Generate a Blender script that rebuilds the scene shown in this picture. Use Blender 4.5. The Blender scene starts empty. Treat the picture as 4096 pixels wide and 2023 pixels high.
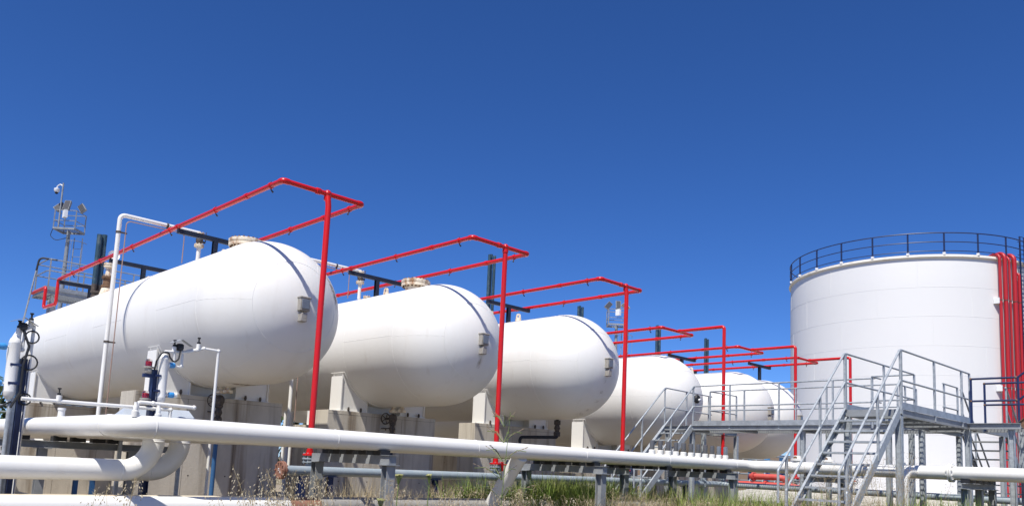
import bpy, bmesh, math, random
from mathutils import Vector, Matrix
R = math.radians
random.seed(7)
scene = bpy.context.scene
col = scene.collection

# ------------------------------------------------------------------ camera, sky, sun
# Metres. X runs along the row of tanks, Y along the tank axes, Z up; eye level is z = 0, the ground z = -1.6.
GZ = -1.6
cam_d = bpy.data.cameras.new('camera')
cam = bpy.data.objects.new('camera', cam_d); col.objects.link(cam); scene.camera = cam
right = Vector((0.7110035, -0.70176989, 0.04464353))
down = Vector((0.12129739, 0.0598624, -0.99080949))
fwd = Vector((0.6926478, 0.70988415, 0.12768523))
cam.matrix_world = Matrix(((right.x, -down.x, -fwd.x, 0), (right.y, -down.y, -fwd.y, 0),
                           (right.z, -down.z, -fwd.z, 0), (0, 0, 0, 1)))
cam_d.sensor_width = 36.0
cam_d.lens = 28.325
cam_d.shift_y = 0.1073
cam_d.clip_end = 6000
cam_d.clip_start = 0.05

SUN = Vector((-0.54, -0.25, 1.0)).normalized()
EL = math.asin(SUN.z); AZ = math.atan2(SUN.x, SUN.y)
world = bpy.data.worlds.new('World'); scene.world = world; world.use_nodes = True
wn = world.node_tree.nodes; wl = world.node_tree.links
sky = wn.new('ShaderNodeTexSky'); sky.sky_type = 'NISHITA'; sky.sun_disc = False
sky.sun_elevation = EL; sky.sun_rotation = AZ % (2 * math.pi)
sky.altitude = 0; sky.air_density = 0.6; sky.dust_density = 0.3; sky.ozone_density = 10.0
hs = wn.new('ShaderNodeHueSaturation'); hs.inputs['Saturation'].default_value = 1.13; hs.inputs['Hue'].default_value = 0.508
wl.new(sky.outputs[0], hs.inputs['Color']); wl.new(hs.outputs[0], wn['Background'].inputs[0])
wn['Background'].inputs[1].default_value = 0.124
sun_d = bpy.data.lights.new('sun', 'SUN'); sun_d.energy = 5.0; sun_d.angle = R(0.53); sun_d.color = (1.0, 0.955, 0.87)
sun = bpy.data.objects.new('sun', sun_d); col.objects.link(sun)
sun.rotation_euler = SUN.to_track_quat('Z', 'Y').to_euler()
scene.view_settings.view_transform = 'Standard'
scene.view_settings.look = 'None'
scene.view_settings.exposure = 0.3
scene.view_settings.gamma = 1.0

# ------------------------------------------------------------------ materials
def mat(name, base, rough=0.5, dirt=None, amt=0.0, scale=1.0, stretch=(1, 1, 1), lo=0.45, hi=0.75, bump=0.0, bscale=30.0,
        metal=0.0, spec=0.5, fine=None, alpha=1.0, trans=0.0):
    m = bpy.data.materials.new(name); m.use_nodes = True
    n = m.node_tree.nodes; l = m.node_tree.links; p = n['Principled BSDF']
    p.inputs['Base Color'].default_value = (*base, 1); p.inputs['Roughness'].default_value = rough
    p.inputs['Metallic'].default_value = metal; p.inputs['Specular IOR Level'].default_value = spec
    if trans: p.inputs['Transmission Weight'].default_value = trans
    geo = n.new('ShaderNodeNewGeometry')
    src = None
    if dirt is not None:
        mp = n.new('ShaderNodeMapping'); mp.inputs['Scale'].default_value = stretch
        l.new(geo.outputs['Position'], mp.inputs[0])
        nz = n.new('ShaderNodeTexNoise'); nz.inputs['Scale'].default_value = scale; nz.inputs['Detail'].default_value = 6
        nz.inputs['Roughness'].default_value = 0.62
        l.new(mp.outputs[0], nz.inputs['Vector'])
        rp = n.new('ShaderNodeMapRange'); rp.inputs[1].default_value = lo; rp.inputs[2].default_value = hi
        rp.inputs[3].default_value = 0; rp.inputs[4].default_value = amt
        l.new(nz.outputs['Fac'], rp.inputs[0])
        mx = n.new('ShaderNodeMix'); mx.data_type = 'RGBA'
        mx.inputs['A'].default_value = (*base, 1); mx.inputs['B'].default_value = (*dirt, 1)
        l.new(rp.outputs[0], mx.inputs['Factor']); src = mx.outputs['Result']
    if fine is not None:
        c2, a2, s2, st2, lo2, hi2 = fine
        mp = n.new('ShaderNodeMapping'); mp.inputs['Scale'].default_value = st2
        l.new(geo.outputs['Position'], mp.inputs[0])
        nz = n.new('ShaderNodeTexNoise'); nz.inputs['Scale'].default_value = s2; nz.inputs['Detail'].default_value = 5
        l.new(mp.outputs[0], nz.inputs['Vector'])
        rp = n.new('ShaderNodeMapRange'); rp.inputs[1].default_value = lo2; rp.inputs[2].default_value = hi2
        rp.inputs[3].default_value = 0; rp.inputs[4].default_value = a2
        l.new(nz.outputs['Fac'], rp.inputs[0])
        mx = n.new('ShaderNodeMix'); mx.data_type = 'RGBA'
        if src is None: mx.inputs['A'].default_value = (*base, 1)
        else: l.new(src, mx.inputs['A'])
        mx.inputs['B'].default_value = (*c2, 1)
        l.new(rp.outputs[0], mx.inputs['Factor']); src = mx.outputs['Result']
    if src is not None: l.new(src, p.inputs['Base Color'])
    if bump:
        nb = n.new('ShaderNodeTexNoise'); nb.inputs['Scale'].default_value = bscale; nb.inputs['Detail'].default_value = 4
        l.new(geo.outputs['Position'], nb.inputs['Vector'])
        b = n.new('ShaderNodeBump'); b.inputs['Strength'].default_value = bump; b.inputs['Distance'].default_value = 0.02
        l.new(nb.outputs['Fac'], b.inputs['Height']); l.new(b.outputs[0], p.inputs['Normal'])
    return m

M = {}
M['tank'] = mat('tank_white_paint', (0.735, 0.725, 0.695), 0.45, (0.55, 0.48, 0.38), 0.24, 1.1, (1, .55, .35), .52, .80, 0.05, 9,
                fine=((0.42, 0.34, 0.25), 0.22, 2.4, (1.6, 1.6, .22), .62, .80))
M['pipe'] = mat('pipe_white_paint', (0.73, 0.72, 0.69), 0.38, (0.60, 0.54, 0.45), 0.25, 4.0, (1, 1, 1), .55, .8, 0.04, 40)
M['stainedpipe'] = mat('stained_cream_pipe', (0.60, 0.54, 0.43), 0.6, (0.42, 0.22, 0.09), 0.9, 3.2, (.6, 1, 1), .60, .72, 0.05, 40)
M['greypipe'] = mat('weathered_grey_pipe', (0.27, 0.265, 0.26), 0.7, (0.36, 0.34, 0.31), 0.7, 3, (.5, 1, 1), .45, .7, 0.1, 40)
M['bigtank'] = mat('cylinder_tank_paint', (0.725, 0.722, 0.715), 0.5, (0.66, 0.66, 0.68), 0.35, .35, (1, 1, .35), .45, .75, 0.0)
M['cream'] = mat('old_cream_paint', (0.74, 0.66, 0.52), 0.6, (0.30, 0.14, 0.05), 0.9, 7.0, (1, 1, .45), .47, .66, 0.15, 60)
M['rim'] = mat('rim_paint', (0.78, 0.74, 0.66), 0.55, (0.42, 0.33, 0.22), 0.6, 1.6, (1, 1, 1), .55, .75)
M['rust'] = mat('rusty_steel', (0.20, 0.11, 0.06), 0.8, (0.07, 0.045, 0.03), 0.9, 9, (1, 1, 1), .4, .7, 0.25, 60)
M['darkvalve'] = mat('dark_valve_iron', (0.055, 0.045, 0.04), 0.7, (0.16, 0.12, 0.09), 0.7, 14, (1, 1, 1), .45, .7, 0.2, 60)
M['primer'] = mat('brown_primer', (0.25, 0.115, 0.075), 0.7, (0.33, 0.19, 0.14), 0.6, 10, (1, 1, 1), .45, .7, 0.1, 60)
M['red'] = mat('red_pipe_paint', (0.56, 0.007, 0.006), 0.32, (0.38, 0.02, 0.018), 0.6, 5, (1, 1, 1), .5, .75)
M['fadedred'] = mat('faded_red_paint', (0.52, 0.07, 0.06), 0.6, (0.50, 0.16, 0.13), 0.7, 5)
M['redfar'] = mat('red_riser_paint', (0.40, 0.010, 0.016), 0.45, (0.32, 0.02, 0.025), 0.5, 1, (1, 1, .3), .5, .75)
M['galv'] = mat('galvanised_steel', (0.41, 0.44, 0.465), 0.45, (0.26, 0.285, 0.31), 0.85, 11, (1, 1, 1), .40, .66, 0.05, 80, metal=0.15)
M['maststeel'] = mat('weathered_mast_steel', (0.30, 0.32, 0.34), 0.5, (0.18, 0.20, 0.22), 0.8, 7, (1, 1, 1), .42, .68, metal=0.2)
M['greysteel'] = mat('grey_steel_paint', (0.27, 0.285, 0.30), 0.55, (0.17, 0.18, 0.19), 0.7, 5, (1, 1, 1), .42, .7, 0.05, 60)
M['header'] = mat('grey_header_paint', (0.27, 0.32, 0.35), 0.5, (0.38, 0.41, 0.42), 0.6, 5, (1, 1, 1), .45, .7)
M['black'] = mat('black_rubber', (0.012, 0.013, 0.016), 0.6)
M['navy'] = mat('navy_paint', (0.008, 0.018, 0.075), 0.45, (0.03, 0.05, 0.12), 0.6, 8, (1, 1, 1), .45, .7)
M['darkbeam'] = mat('dark_blue_steel', (0.006, 0.012, 0.028), 0.55, (0.014, 0.024, 0.045), 0.6, 7, (1, 1, 1), .45, .7)
M['teal'] = mat('teal_grey_paint', (0.022, 0.058, 0.088), 0.5, (0.12, 0.16, 0.17), 0.7, 5, (1, 1, .6), .52, .68)
M['blue'] = mat('blue_post_paint', (0.025, 0.10, 0.24), 0.5, (0.05, 0.12, 0.2), 0.5, 6, (1, 1, 1), .45, .7)
M['skyblue'] = mat('transmitter_blue', (0.05, 0.27, 0.60), 0.35)
M['green'] = mat('tag_green', (0.03, 0.30, 0.12), 0.5)
M['concrete'] = mat('pier_concrete', (0.52, 0.475, 0.40), 0.9, (0.34, 0.305, 0.25), 0.7, 1.6, (1.0, 1.0, .45), .42, .72, 0.25, 22,
                    fine=((0.15, 0.105, 0.065), 0.8, 2.4, (1.5, 1.5, .09), .50, .70))
M['floor'] = mat('concrete_floor', (0.30, 0.25, 0.185), 0.9, (0.20, 0.165, 0.12), 0.7, .8, (1, 1, 1), .42, .7, 0.2, 12)
M['soil'] = mat('dry_soil', (0.22, 0.175, 0.115), 0.95, (0.12, 0.115, 0.05), 0.8, .9, (1, 1, 1), .42, .65, 0.5, 9)
M['stone'] = mat('pale_rubble', (0.46, 0.43, 0.38), 0.95, (0.20, 0.20, 0.14), 0.9, 2.4, (1, 1, 1), .5, .64, 0.8, 3)
M['lampgrey'] = mat('lamp_housing', (0.33, 0.31, 0.28), 0.5, (0.20, 0.17, 0.13), 0.6, 20, (1, 1, 1), .45, .7)
M['lens'] = mat('lamp_lens', (0.16, 0.18, 0.21), 0.15)
M['darklens'] = mat('floodlight_face', (0.075, 0.075, 0.08), 0.2)
M['redlens'] = mat('strobe_red_lens', (0.42, 0.02, 0.015), 0.15)
M['glass'] = mat('clear_dome', (0.9, 0.9, 0.9), 0.05, trans=1.0)
M['smoke'] = mat('grey_sight_cap', (0.10, 0.10, 0.105), 0.25)
M['sheet'] = mat('grey_sheet_roof', (0.40, 0.44, 0.49), 0.45, (0.33, 0.36, 0.4), 0.6, 6, (1, 1, 1), .45, .7)
M['box'] = mat('white_box', (0.75, 0.76, 0.78), 0.4)
M['conduit'] = mat('copper_conduit', (0.33, 0.22, 0.18), 0.5)
M['alu'] = mat('aluminium_toe_plate', (0.40, 0.43, 0.46), 0.4, (0.25, 0.27, 0.29), 0.7, 5, (1, 1, 1), .42, .66, metal=0.3)
M['brick'] = mat('brick_red', (0.33, 0.13, 0.09), 0.9, (0.22, 0.10, 0.08), 0.8, 10, (1, 1, 4), .45, .6)
M['tan'] = mat('tan_wall', (0.42, 0.30, 0.20), 0.9, (0.33, 0.24, 0.17), 0.6, 2)
M['yellow'] = mat('hazard_yellow', (0.55, 0.42, 0.04), 0.6)
M['palm'] = mat('palm_frond', (0.05, 0.085, 0.025), 0.6, (0.09, 0.11, 0.03), 0.8, 2)
M['leafdark'] = mat('bush_leaves', (0.035, 0.055, 0.018), 0.7, (0.07, 0.085, 0.025), 0.8, 2.5)
M['bark'] = mat('palm_bark', (0.18, 0.13, 0.09), 0.9, (0.09, 0.065, 0.045), .8, 6)
M['grass'] = mat('green_grass', (0.13, 0.21, 0.03), 0.6, (0.27, 0.28, 0.07), 0.9, 1.3, (1, 1, 1), .40, .66)
M['straw'] = mat('dry_straw', (0.42, 0.35, 0.20), 0.7, (0.30, 0.22, 0.13), 0.8, 2.0, (1, 1, 1), .42, .66)
M['oat'] = mat('oat_spikelets', (0.52, 0.45, 0.31), 0.7, (0.42, 0.35, 0.24), 0.8, 5, (1, 1, 1), .45, .7)
M['seed'] = mat('brown_panicle', (0.25, 0.19, 0.13), 0.8, (0.36, 0.30, 0.19), .7, 6)
M['umbel'] = mat('umbel_flower', (0.27, 0.27, 0.10), 0.8, (0.42, 0.41, 0.22), 0.8, 20)
M['stalk'] = mat('green_stalk', (0.14, 0.19, 0.05), 0.6)
for k in ('grass', 'straw', 'oat', 'palm', 'leafdark'):
    p = M[k].node_tree.nodes['Principled BSDF']
    p.inputs['Specular IOR Level'].default_value = 0.25

# ------------------------------------------------------------------ mesh builder
def fillet(pts, r, n=7):
    pts = [Vector(p) for p in pts]; R_ = r if isinstance(r, (list, tuple)) else [r] * len(pts)
    if max(R_) <= 0 or len(pts) < 3: return pts
    out = [pts[0]]
    for i in range(1, len(pts) - 1):
        a, b, c = pts[i - 1], pts[i], pts[i + 1]
        r = R_[i - 1] if isinstance(R_, (list, tuple)) else R_
        u = (a - b); w = (c - b); lu, lw = u.length, w.length; u.normalize(); w.normalize()
        ang = u.angle(w)
        if ang > math.pi - 0.02: out.append(b); continue
        d = min(r / math.tan(ang / 2), lu * 0.98 if isinstance(R_, tuple) else lu * .49, lw * 0.98 if isinstance(R_, tuple) else lw * .49); rr = d * math.tan(ang / 2)
        bis = (u + w).normalized(); cen = b + bis * (rr / math.sin(ang / 2))
        s = b + u * d - cen; e = b + w * d - cen
        tot = s.angle(e); ax = s.cross(e).normalized()
        for k in range(n + 1):
            out.append(cen + Matrix.Rotation(tot * k / n, 3, ax) @ s)
    out.append(pts[-1]); return out

class MB:
    def __init__(s): s.v = []; s.f = []; s.m = []
    def add(s, vs, fs, mi=0):
        o = len(s.v); s.v += [Vector(x) for x in vs]
        s.f += [tuple(i + o for i in f) for f in fs]; s.m += [mi] * len(fs); return s
    def box(s, a, b, mi=0):
        x0, y0, z0 = (min(a[i], b[i]) for i in range(3)); x1, y1, z1 = (max(a[i], b[i]) for i in range(3))
        return s.add([(x0, y0, z0), (x1, y0, z0), (x1, y1, z0), (x0, y1, z0), (x0, y0, z1), (x1, y0, z1), (x1, y1, z1), (x0, y1, z1)],
              [(0, 3, 2, 1), (4, 5, 6, 7), (0, 1, 5, 4), (1, 2, 6, 5), (2, 3, 7, 6), (3, 0, 4, 7)], mi)
    def prof(s, p0, p1, prof, up=(0, 0, 1), mi=0):
        p0 = Vector(p0); p1 = Vector(p1); t = (p1 - p0).normalized(); up = Vector(up)
        if abs(t.dot(up)) > 0.98: up = Vector((0, 1, 0))
        sd = t.cross(up).normalized(); u = sd.cross(t).normalized(); n = len(prof)
        vs = [p0 + sd * a + u * b for a, b in prof] + [p1 + sd * a + u * b for a, b in prof]
        fs = [(i, (i + 1) % n, n + (i + 1) % n, n + i) for i in range(n)] + [tuple(range(n - 1, -1, -1)), tuple(range(n, 2 * n))]
        return s.add(vs, fs, mi)
    def bar(s, p0, p1, w, h, up=(0, 0, 1), mi=0):
        return s.prof(p0, p1, [(-w / 2, -h / 2), (w / 2, -h / 2), (w / 2, h / 2), (-w / 2, h / 2)], up, mi)
    def ibeam(s, p0, p1, w, h, t=0.012, up=(0, 0, 1), mi=0):
        a, b, c = w / 2, h / 2, t / 2
        return s.prof(p0, p1, [(-a, -b), (a, -b), (a, -b + t), (c, -b + t), (c, b - t), (a, b - t), (a, b), (-a, b), (-a, b - t), (-c, b - t), (-c, -b + t), (-a, -b + t)], up, mi)
    def channel(s, p0, p1, w, h, t=0.012, up=(0, 0, 1), mi=0):
        b = h / 2
        return s.prof(p0, p1, [(0, -b), (w, -b), (w, -b + t), (t, -b + t), (t, b - t), (w, b - t), (w, b), (0, b)], up, mi)
    def tube(s, pts, r, seg=12, fil=0.0, mi=0, closed=False, fn=7):
        P = fillet(pts, fil, fn) if not closed else [Vector(p) for p in pts]
        n = len(P); rs = r if isinstance(r, (list, tuple)) else [r] * n
        if closed: T = [(P[(i + 1) % n] - P[i - 1]).normalized() for i in range(n)]
        else: T = [((P[min(i + 1, n - 1)] - P[i]).normalized() + (P[i] - P[max(i - 1, 0)]).normalized()).normalized() for i in range(n)]
        up = Vector((0, 0, 1)) if abs(T[0].z) < 0.9 else Vector((1, 0, 0))
        nrm = (up - T[0] * up.dot(T[0])).normalized(); vs = []
        for i in range(n):
            nrm = (nrm - T[i] * nrm.dot(T[i])).normalized(); bn = T[i].cross(nrm)
            for k in range(seg):
                a = 2 * math.pi * k / seg; vs.append(P[i] + (nrm * math.cos(a) + bn * math.sin(a)) * rs[i])
        fs = []
        for i in range(n if closed else n - 1):
            j = (i + 1) % n
            for k in range(seg):
                k2 = (k + 1) % seg; fs.append((i * seg + k, i * seg + k2, j * seg + k2, j * seg + k))
        if not closed: fs += [tuple(range(seg - 1, -1, -1)), tuple(range((n - 1) * seg, n * seg))]
        return s.add(vs, fs, mi)
    def cyl(s, p0, p1, r, seg=16, mi=0): return s.tube([p0, p1], r, seg, 0, mi)
    def lathe(s, o, ax, prof, seg=24, mi=0):
        o = Vector(o); ax = Vector(ax).normalized()
        u = (Vector((1, 0, 0)) if abs(ax.x) < 0.9 else Vector((0, 0, 1))); u = (u - ax * u.dot(ax)).normalized(); w = ax.cross(u)
        vs = []; n = len(prof)
        for r, h in prof:
            for k in range(seg):
                a = 2 * math.pi * k / seg; vs.append(o + ax * h + (u * math.cos(a) + w * math.sin(a)) * max(r, 1e-4))
        fs = []
        for i in range(n - 1):
            for k in range(seg):
                k2 = (k + 1) % seg; fs.append((i * seg + k, i * seg + k2, (i + 1) * seg + k2, (i + 1) * seg + k))
        if prof[0][0] > 1e-3: fs.append(tuple(range(seg - 1, -1, -1)))
        if prof[-1][0] > 1e-3: fs.append(tuple(range((n - 1) * seg, n * seg)))
        return s.add(vs, fs, mi)
    def ball(s, c, r, seg=14, mi=0, sq=1.0):
        return s.lathe(c, (0, 0, 1), [(r * math.sin(math.pi * i / 8), -r * sq * math.cos(math.pi * i / 8)) for i in range(9)], seg, mi)
    def flange(s, c, ax, r, t=0.03, gap=0.012, bolts=8, br=0.011, mi=0, mb=None):
        c = Vector(c); ax = Vector(ax).normalized()
        s.lathe(c - ax * (t + gap / 2), ax, [(r, 0), (r, t)], 24, mi); s.lathe(c + ax * gap / 2, ax, [(r, 0), (r, t)], 24, mi)
        s.lathe(c - ax * gap / 2, ax, [(r * .86, 0), (r * .86, gap)], 20, mi)
        u = (Vector((1, 0, 0)) if abs(ax.x) < 0.9 else Vector((0, 0, 1))); u = (u - ax * u.dot(ax)).normalized(); w = ax.cross(u)
        for k in range(bolts):
            a = 2 * math.pi * (k + .5) / bolts; q = c + (u * math.cos(a) + w * math.sin(a)) * r * .84
            s.tube([q - ax * (t + gap + .022), q + ax * (t + gap + .022)], br * 1.25, 6, 0, mi if mb is None else mb)
        return s
    def wheel(s, c, ax, r, mi=0, spokes=5):
        c = Vector(c); ax = Vector(ax).normalized()
        u = (Vector((1, 0, 0)) if abs(ax.x) < 0.9 else Vector((0, 0, 1))); u = (u - ax * u.dot(ax)).normalized(); w = ax.cross(u)
        s.tube([c + (u * math.cos(2 * math.pi * k / 20) + w * math.sin(2 * math.pi * k / 20)) * r for k in range(20)], r * .11, 8, 0, mi, True)
        for k in range(spokes):
            a = 2 * math.pi * k / spokes; s.tube([c, c + (u * math.cos(a) + w * math.sin(a)) * r], r * .08, 6, 0, mi)
        s.tube([c - ax * r * .5, c + ax * r * .15], r * .16, 8, 0, mi)
        return s
    def build(s, name, mats, parent=None, bevel=0.0, sharp=38):
        mats = mats if isinstance(mats, (list, tuple)) else [mats]
        xs = [v.x for v in s.v]; ys = [v.y for v in s.v]; zs = [v.z for v in s.v]
        o = Vector(parent['_o']) if parent is not None else Vector(((min(xs) + max(xs)) / 2, (min(ys) + max(ys)) / 2, min(zs)))
        me = bpy.data.meshes.new(name); me.from_pydata([v - o for v in s.v], [], s.f)
        for m in mats: me.materials.append(m)
        me.polygons.foreach_set('material_index', s.m)
        me.polygons.foreach_set('use_smooth', [True] * len(s.f)); me.update()
        me.set_sharp_from_angle(angle=R(sharp))
        ob = bpy.data.objects.new(name, me); col.objects.link(ob)
        if parent is not None: ob.parent = parent; ob['_o'] = tuple(parent['_o'])
        else: ob.location = o; ob['_o'] = tuple(o)
        if bevel:
            b = ob.modifiers.new('bevel', 'BEVEL'); b.width = bevel; b.segments = 2; b.limit_method = 'ANGLE'
        return ob

def tag(o, label, cat, group=None, kind=None):
    o['label'] = label; o['category'] = cat
    if group: o['group'] = group
    if kind: o['kind'] = kind
    return o
def thing(name, loc, label, cat, group=None):
    o = bpy.data.objects.new(name, None); o.empty_display_size = 0.3; col.objects.link(o); o.location = loc; o['_o'] = tuple(loc)
    return tag(o, label, cat, group)
def copy_thing(src, loc, label, group=None):
    r = src.copy(); col.objects.link(r); r.location = loc; r['_o'] = tuple(loc); r['label'] = label
    if group: r['group'] = group
    for ch in src.children:
        c = ch.copy(); col.objects.link(c); c.parent = r
        for g in ch.children:
            d = g.copy(); col.objects.link(d); d.parent = c
    return r
def lab(o, text): o['label'] = text; return o
def struct(mb, name, m):
    o = mb.build(name, m); o['kind'] = 'structure'; return o

# ------------------------------------------------------------------ the setting: ground, floor, rubble bank
def sheet(name, m, x0, y0, x1, y1, z, n=1):
    b = MB(); vs = []; fs = []
    for i in range(n + 1):
        for j in range(n + 1): vs.append((x0 + (x1 - x0) * i / n, y0 + (y1 - y0) * j / n, z))
    for i in range(n):
        for j in range(n): a = i * (n + 1) + j; fs.append((a, a + n + 1, a + n + 2, a + 1))
    return struct(b.add(vs, fs), name, m)
sheet('ground', M['soil'], -1500, -1500, 2500, 2500, GZ)
sheet('concrete_floor', M['floor'], -4, 14.2, 39, 42, GZ + 0.004)
BT = Vector((63.6, 22.3, 0)); BR = 8.4; BZ = 15.3; BB = -0.62
b = MB(); vs = []; fs = []; ns = 160; prf = [(9.6, BB - .02), (10.6, BB - .12), (12.5, -1.1), (15.0, GZ - .05)]
b.lathe((BT.x, BT.y, 0), (0, 0, 1), [(0, BB)] + prf, 120)
for q in b.v[120:]:
    q.z += random.uniform(-.10, .07); q.x += random.uniform(-.25, .25); q.y += random.uniform(-.25, .25)
struct(b, 'gravel_bank', M['stone'])

# ------------------------------------------------------------------ bullet tanks
TX = [9.01, 14.18, 19.43, 25.14, 30.28, 35.40]
TRS = [1.7, 1.7, 1.7, 1.7, 1.7, 1.87]              # the last tank is a little fatter and set back
TY = [17.73, 17.40, 17.37, 17.85, 17.68, 19.1]
TZ = [3.375, 3.29, 3.29, 2.74, 2.69, 2.77]
TR = 1.70; TL = 16.4
PY = [20.15, 19.88, 19.50, 20.1, 20.0, 21.4]       # front face of the near piers
FPY = 10.6                                         # far pier behind the near one
PTOP = [1.43, 1.38, 1.37, 0.80, 0.75, 0.75]
BEAMY = [(20.95, 26.1, 31.2), (20.75, 25.9), (20.2, 25.4), (20.8, 26.0), (20.2, 25.4), (19.2, 23.4)]
BEAMZ = [5.735, 5.65, 5.62, 5.17, 5.15, 5.35]
TLAB = ['frontmost white bullet tank with a full rounded end, partly behind the bent white pipes',
        'second white bullet tank from the left, with a rusty round manway cover on its top',
        'third white bullet tank from the left, brown stain under its lamp',
        'white bullet tank behind the left steel stair, with a round dark lamp on its end',
        'white bullet tank behind the walkway handrail, between the stair tank and the last bullet',
        'farthest white bullet tank of the row, half hidden next to the tall cylinder tank']

def shell_mesh(X, Y, Z, TR=1.7):
    b = MB(); n = 22; prof = []
    for i in range(n + 1):
        a = math.pi / 2 * i / n; prof.append((TR * math.sin(a), -TR * math.cos(a)))
    for k in range(1, 9): prof.append((TR, TL * k / 8))
    for i in range(1, n + 1):
        a = math.pi / 2 * i / n; prof.append((TR * math.cos(a), TL + TR * math.sin(a)))
    b.lathe((X, Y, Z), (0, 1, 0), prof, 96)
    def ring(rad, y, w=.009):
        b.tube([(X + rad * math.cos(2 * math.pi * k / 80), Y + y, Z + rad * math.sin(2 * math.pi * k / 80)) for k in range(80)], w, 6, 0, 0, True)
    ring(TR - .004, 0); ring(1.03, -math.sqrt(TR**2 - 1.03**2) + .004); ring(TR - .004, TL)
    for k in range(1, 7): ring(TR - .005, TL * k / 7, .008)
    for k in range(7):
        for a in ((-.02 if k % 2 else 1.0), math.pi - .02 - (.9 if k % 2 else 0)):
            b.tube([(X + (TR - .004) * math.cos(a), Y + TL * k / 7, Z + (TR - .004) * math.sin(a)), (X + (TR - .004) * math.cos(a), Y + TL * (k + 1) / 7, Z + (TR - .004) * math.sin(a))], .008, 6)
    for a in range(0, 360, 60):      # petal seams of the near head
        pts = []
        for t in range(8):
            ph = R(37.3) + (math.pi / 2 - R(37.3)) * t / 7
            pts.append((X + (TR - .003) * math.sin(ph) * math.cos(R(a)), Y - (TR - .003) * math.cos(ph), Z + (TR - .003) * math.sin(ph) * math.sin(R(a))))
        b.tube(pts, .008, 6)
    return b

def saddle(i, y, t):
    X, Z = TX[i], TZ[i]; zt = PTOP[i]; TR = TRS[i]
    w = 0.5
    b = MB()
    for s in (-1, 1):
        xs = [X + s * (0.62 + (1.5 - .62) * k / 10) for k in range(11)]
        top = [Z - math.sqrt((TR + .0)**2 - (x - X)**2) for x in xs]
        for yy in (y + .10, y + .10 + w - .03):
            vs = []; 
            for x, zz in zip(xs, top): vs += [(x, yy, zt + .02), (x, yy, zz), (x, yy + .025, zt + .02), (x, yy + .025, zz)]
            fs = []
            for k in range(10):
                a = 4 * k; c = a + 4
                fs += [(a, c, c + 1, a + 1), (a + 2, a + 3, c + 3, c + 2), (a, a + 2, c + 2, c), (a + 1, c + 1, c + 3, a + 3)]
            b.add(vs, fs)
        b.box((X + s * 1.5, y + .06, zt + .02), (X + s * 1.53, y + .64, Z - .90))
        b.box((X + s * .60, y + .06, zt + .02), (X + s * .63, y + .64, Z - TR * .955))
        b.box((X + s * 1.56, y + .04, zt), (X + s * .55, y + .66, zt + .022))
    xs = [X - .62 + 1.24 * k / 8 for k in range(9)]; vs = []; fs = []
    for x in xs: zz = Z - math.sqrt(TR**2 - (x - X)**2); vs += [(x, y + .33, zt + .02), (x, y + .33, zz), (x, y + .36, zt + .02), (x, y + .36, zz)]
    for k in range(8): a = 4 * k; c = a + 4; fs += [(a, c, c + 1, a + 1), (a + 2, a + 3, c + 3, c + 2)]
    b.add(vs, fs)
    # wear plate hugging the underside
    n = 36; a0 = R(180 + 28); a1 = R(360 - 28); vs = []; fs = []
    for k in range(n + 1):
        a = a0 + (a1 - a0) * k / n
        for rr in (TR - .01, TR + .016):
            for yy in (y, y + .72): vs.append((X + rr * math.cos(a), yy, Z + rr * math.sin(a)))
    for k in range(n):
        a = 4 * k; c = a + 4
        fs += [(a + 2, c + 2, c + 3, a + 3), (a, a + 2, c + 2, c)[::-1], (a + 1, a + 3, c + 3, c + 1)]
    fs += [(0, 1, 3, 2), (4 * n, 4 * n + 2, 4 * n + 3, 4 * n + 1)]
    b.add(vs, fs)
    sd = b.build('saddle', M['tank'], t)
    for x in (-1.28, -.86, .86, 1.28):
        q = MB(); q.cyl((X + x, y + .02, zt), (X + x, y + .02, zt + .12), .028, 8); q.tube([(X + x, y + .02, zt + .03), (X + x, y + .02, zt + .085)], .038, 6)
        q.build('anchor_bolt', M['darkvalve'], sd)

def lamp(t, c, kind):
    x, y, z = c
    if kind == 'box':
        b = MB(); b.box((x - .12, y - .11, z - .16), (x + .12, y + .06, z + .16)); b.box((x - .135, y - .125, z + .12), (x + .135, y + .06, z + .165))
        l = b.build('lamp', M['lampgrey'], t, .012)
        q = MB(); q.box((x - .095, y - .135, z - .12), (x + .095, y - .112, z + .10)); q.build('lamp_lens', M['lens'], l, .01)
        b = MB(); b.box((x - .075, y - .10, z - .40), (x + .075, y + .08, z - .20)); b.box((x - .02, y - .03, z - .22), (x + .02, y + .03, z - .14))
        b.build('junction_box', M['lampgrey'], t, .015)
    else:
        b = MB(); b.lathe((x, y + .05, z), (0, -1, 0), [(.14, 0), (.16, .08), (.13, .13), (.0, .14)], 20); l = b.build('lamp', M['black'], t)
        q = MB(); q.lathe((x + .02, y - .09, z - .04), (0, -1, 0), [(.05, 0), (.055, .07), (0, .09)], 12); q.build('lamp_lens', M['box'], l)

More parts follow.
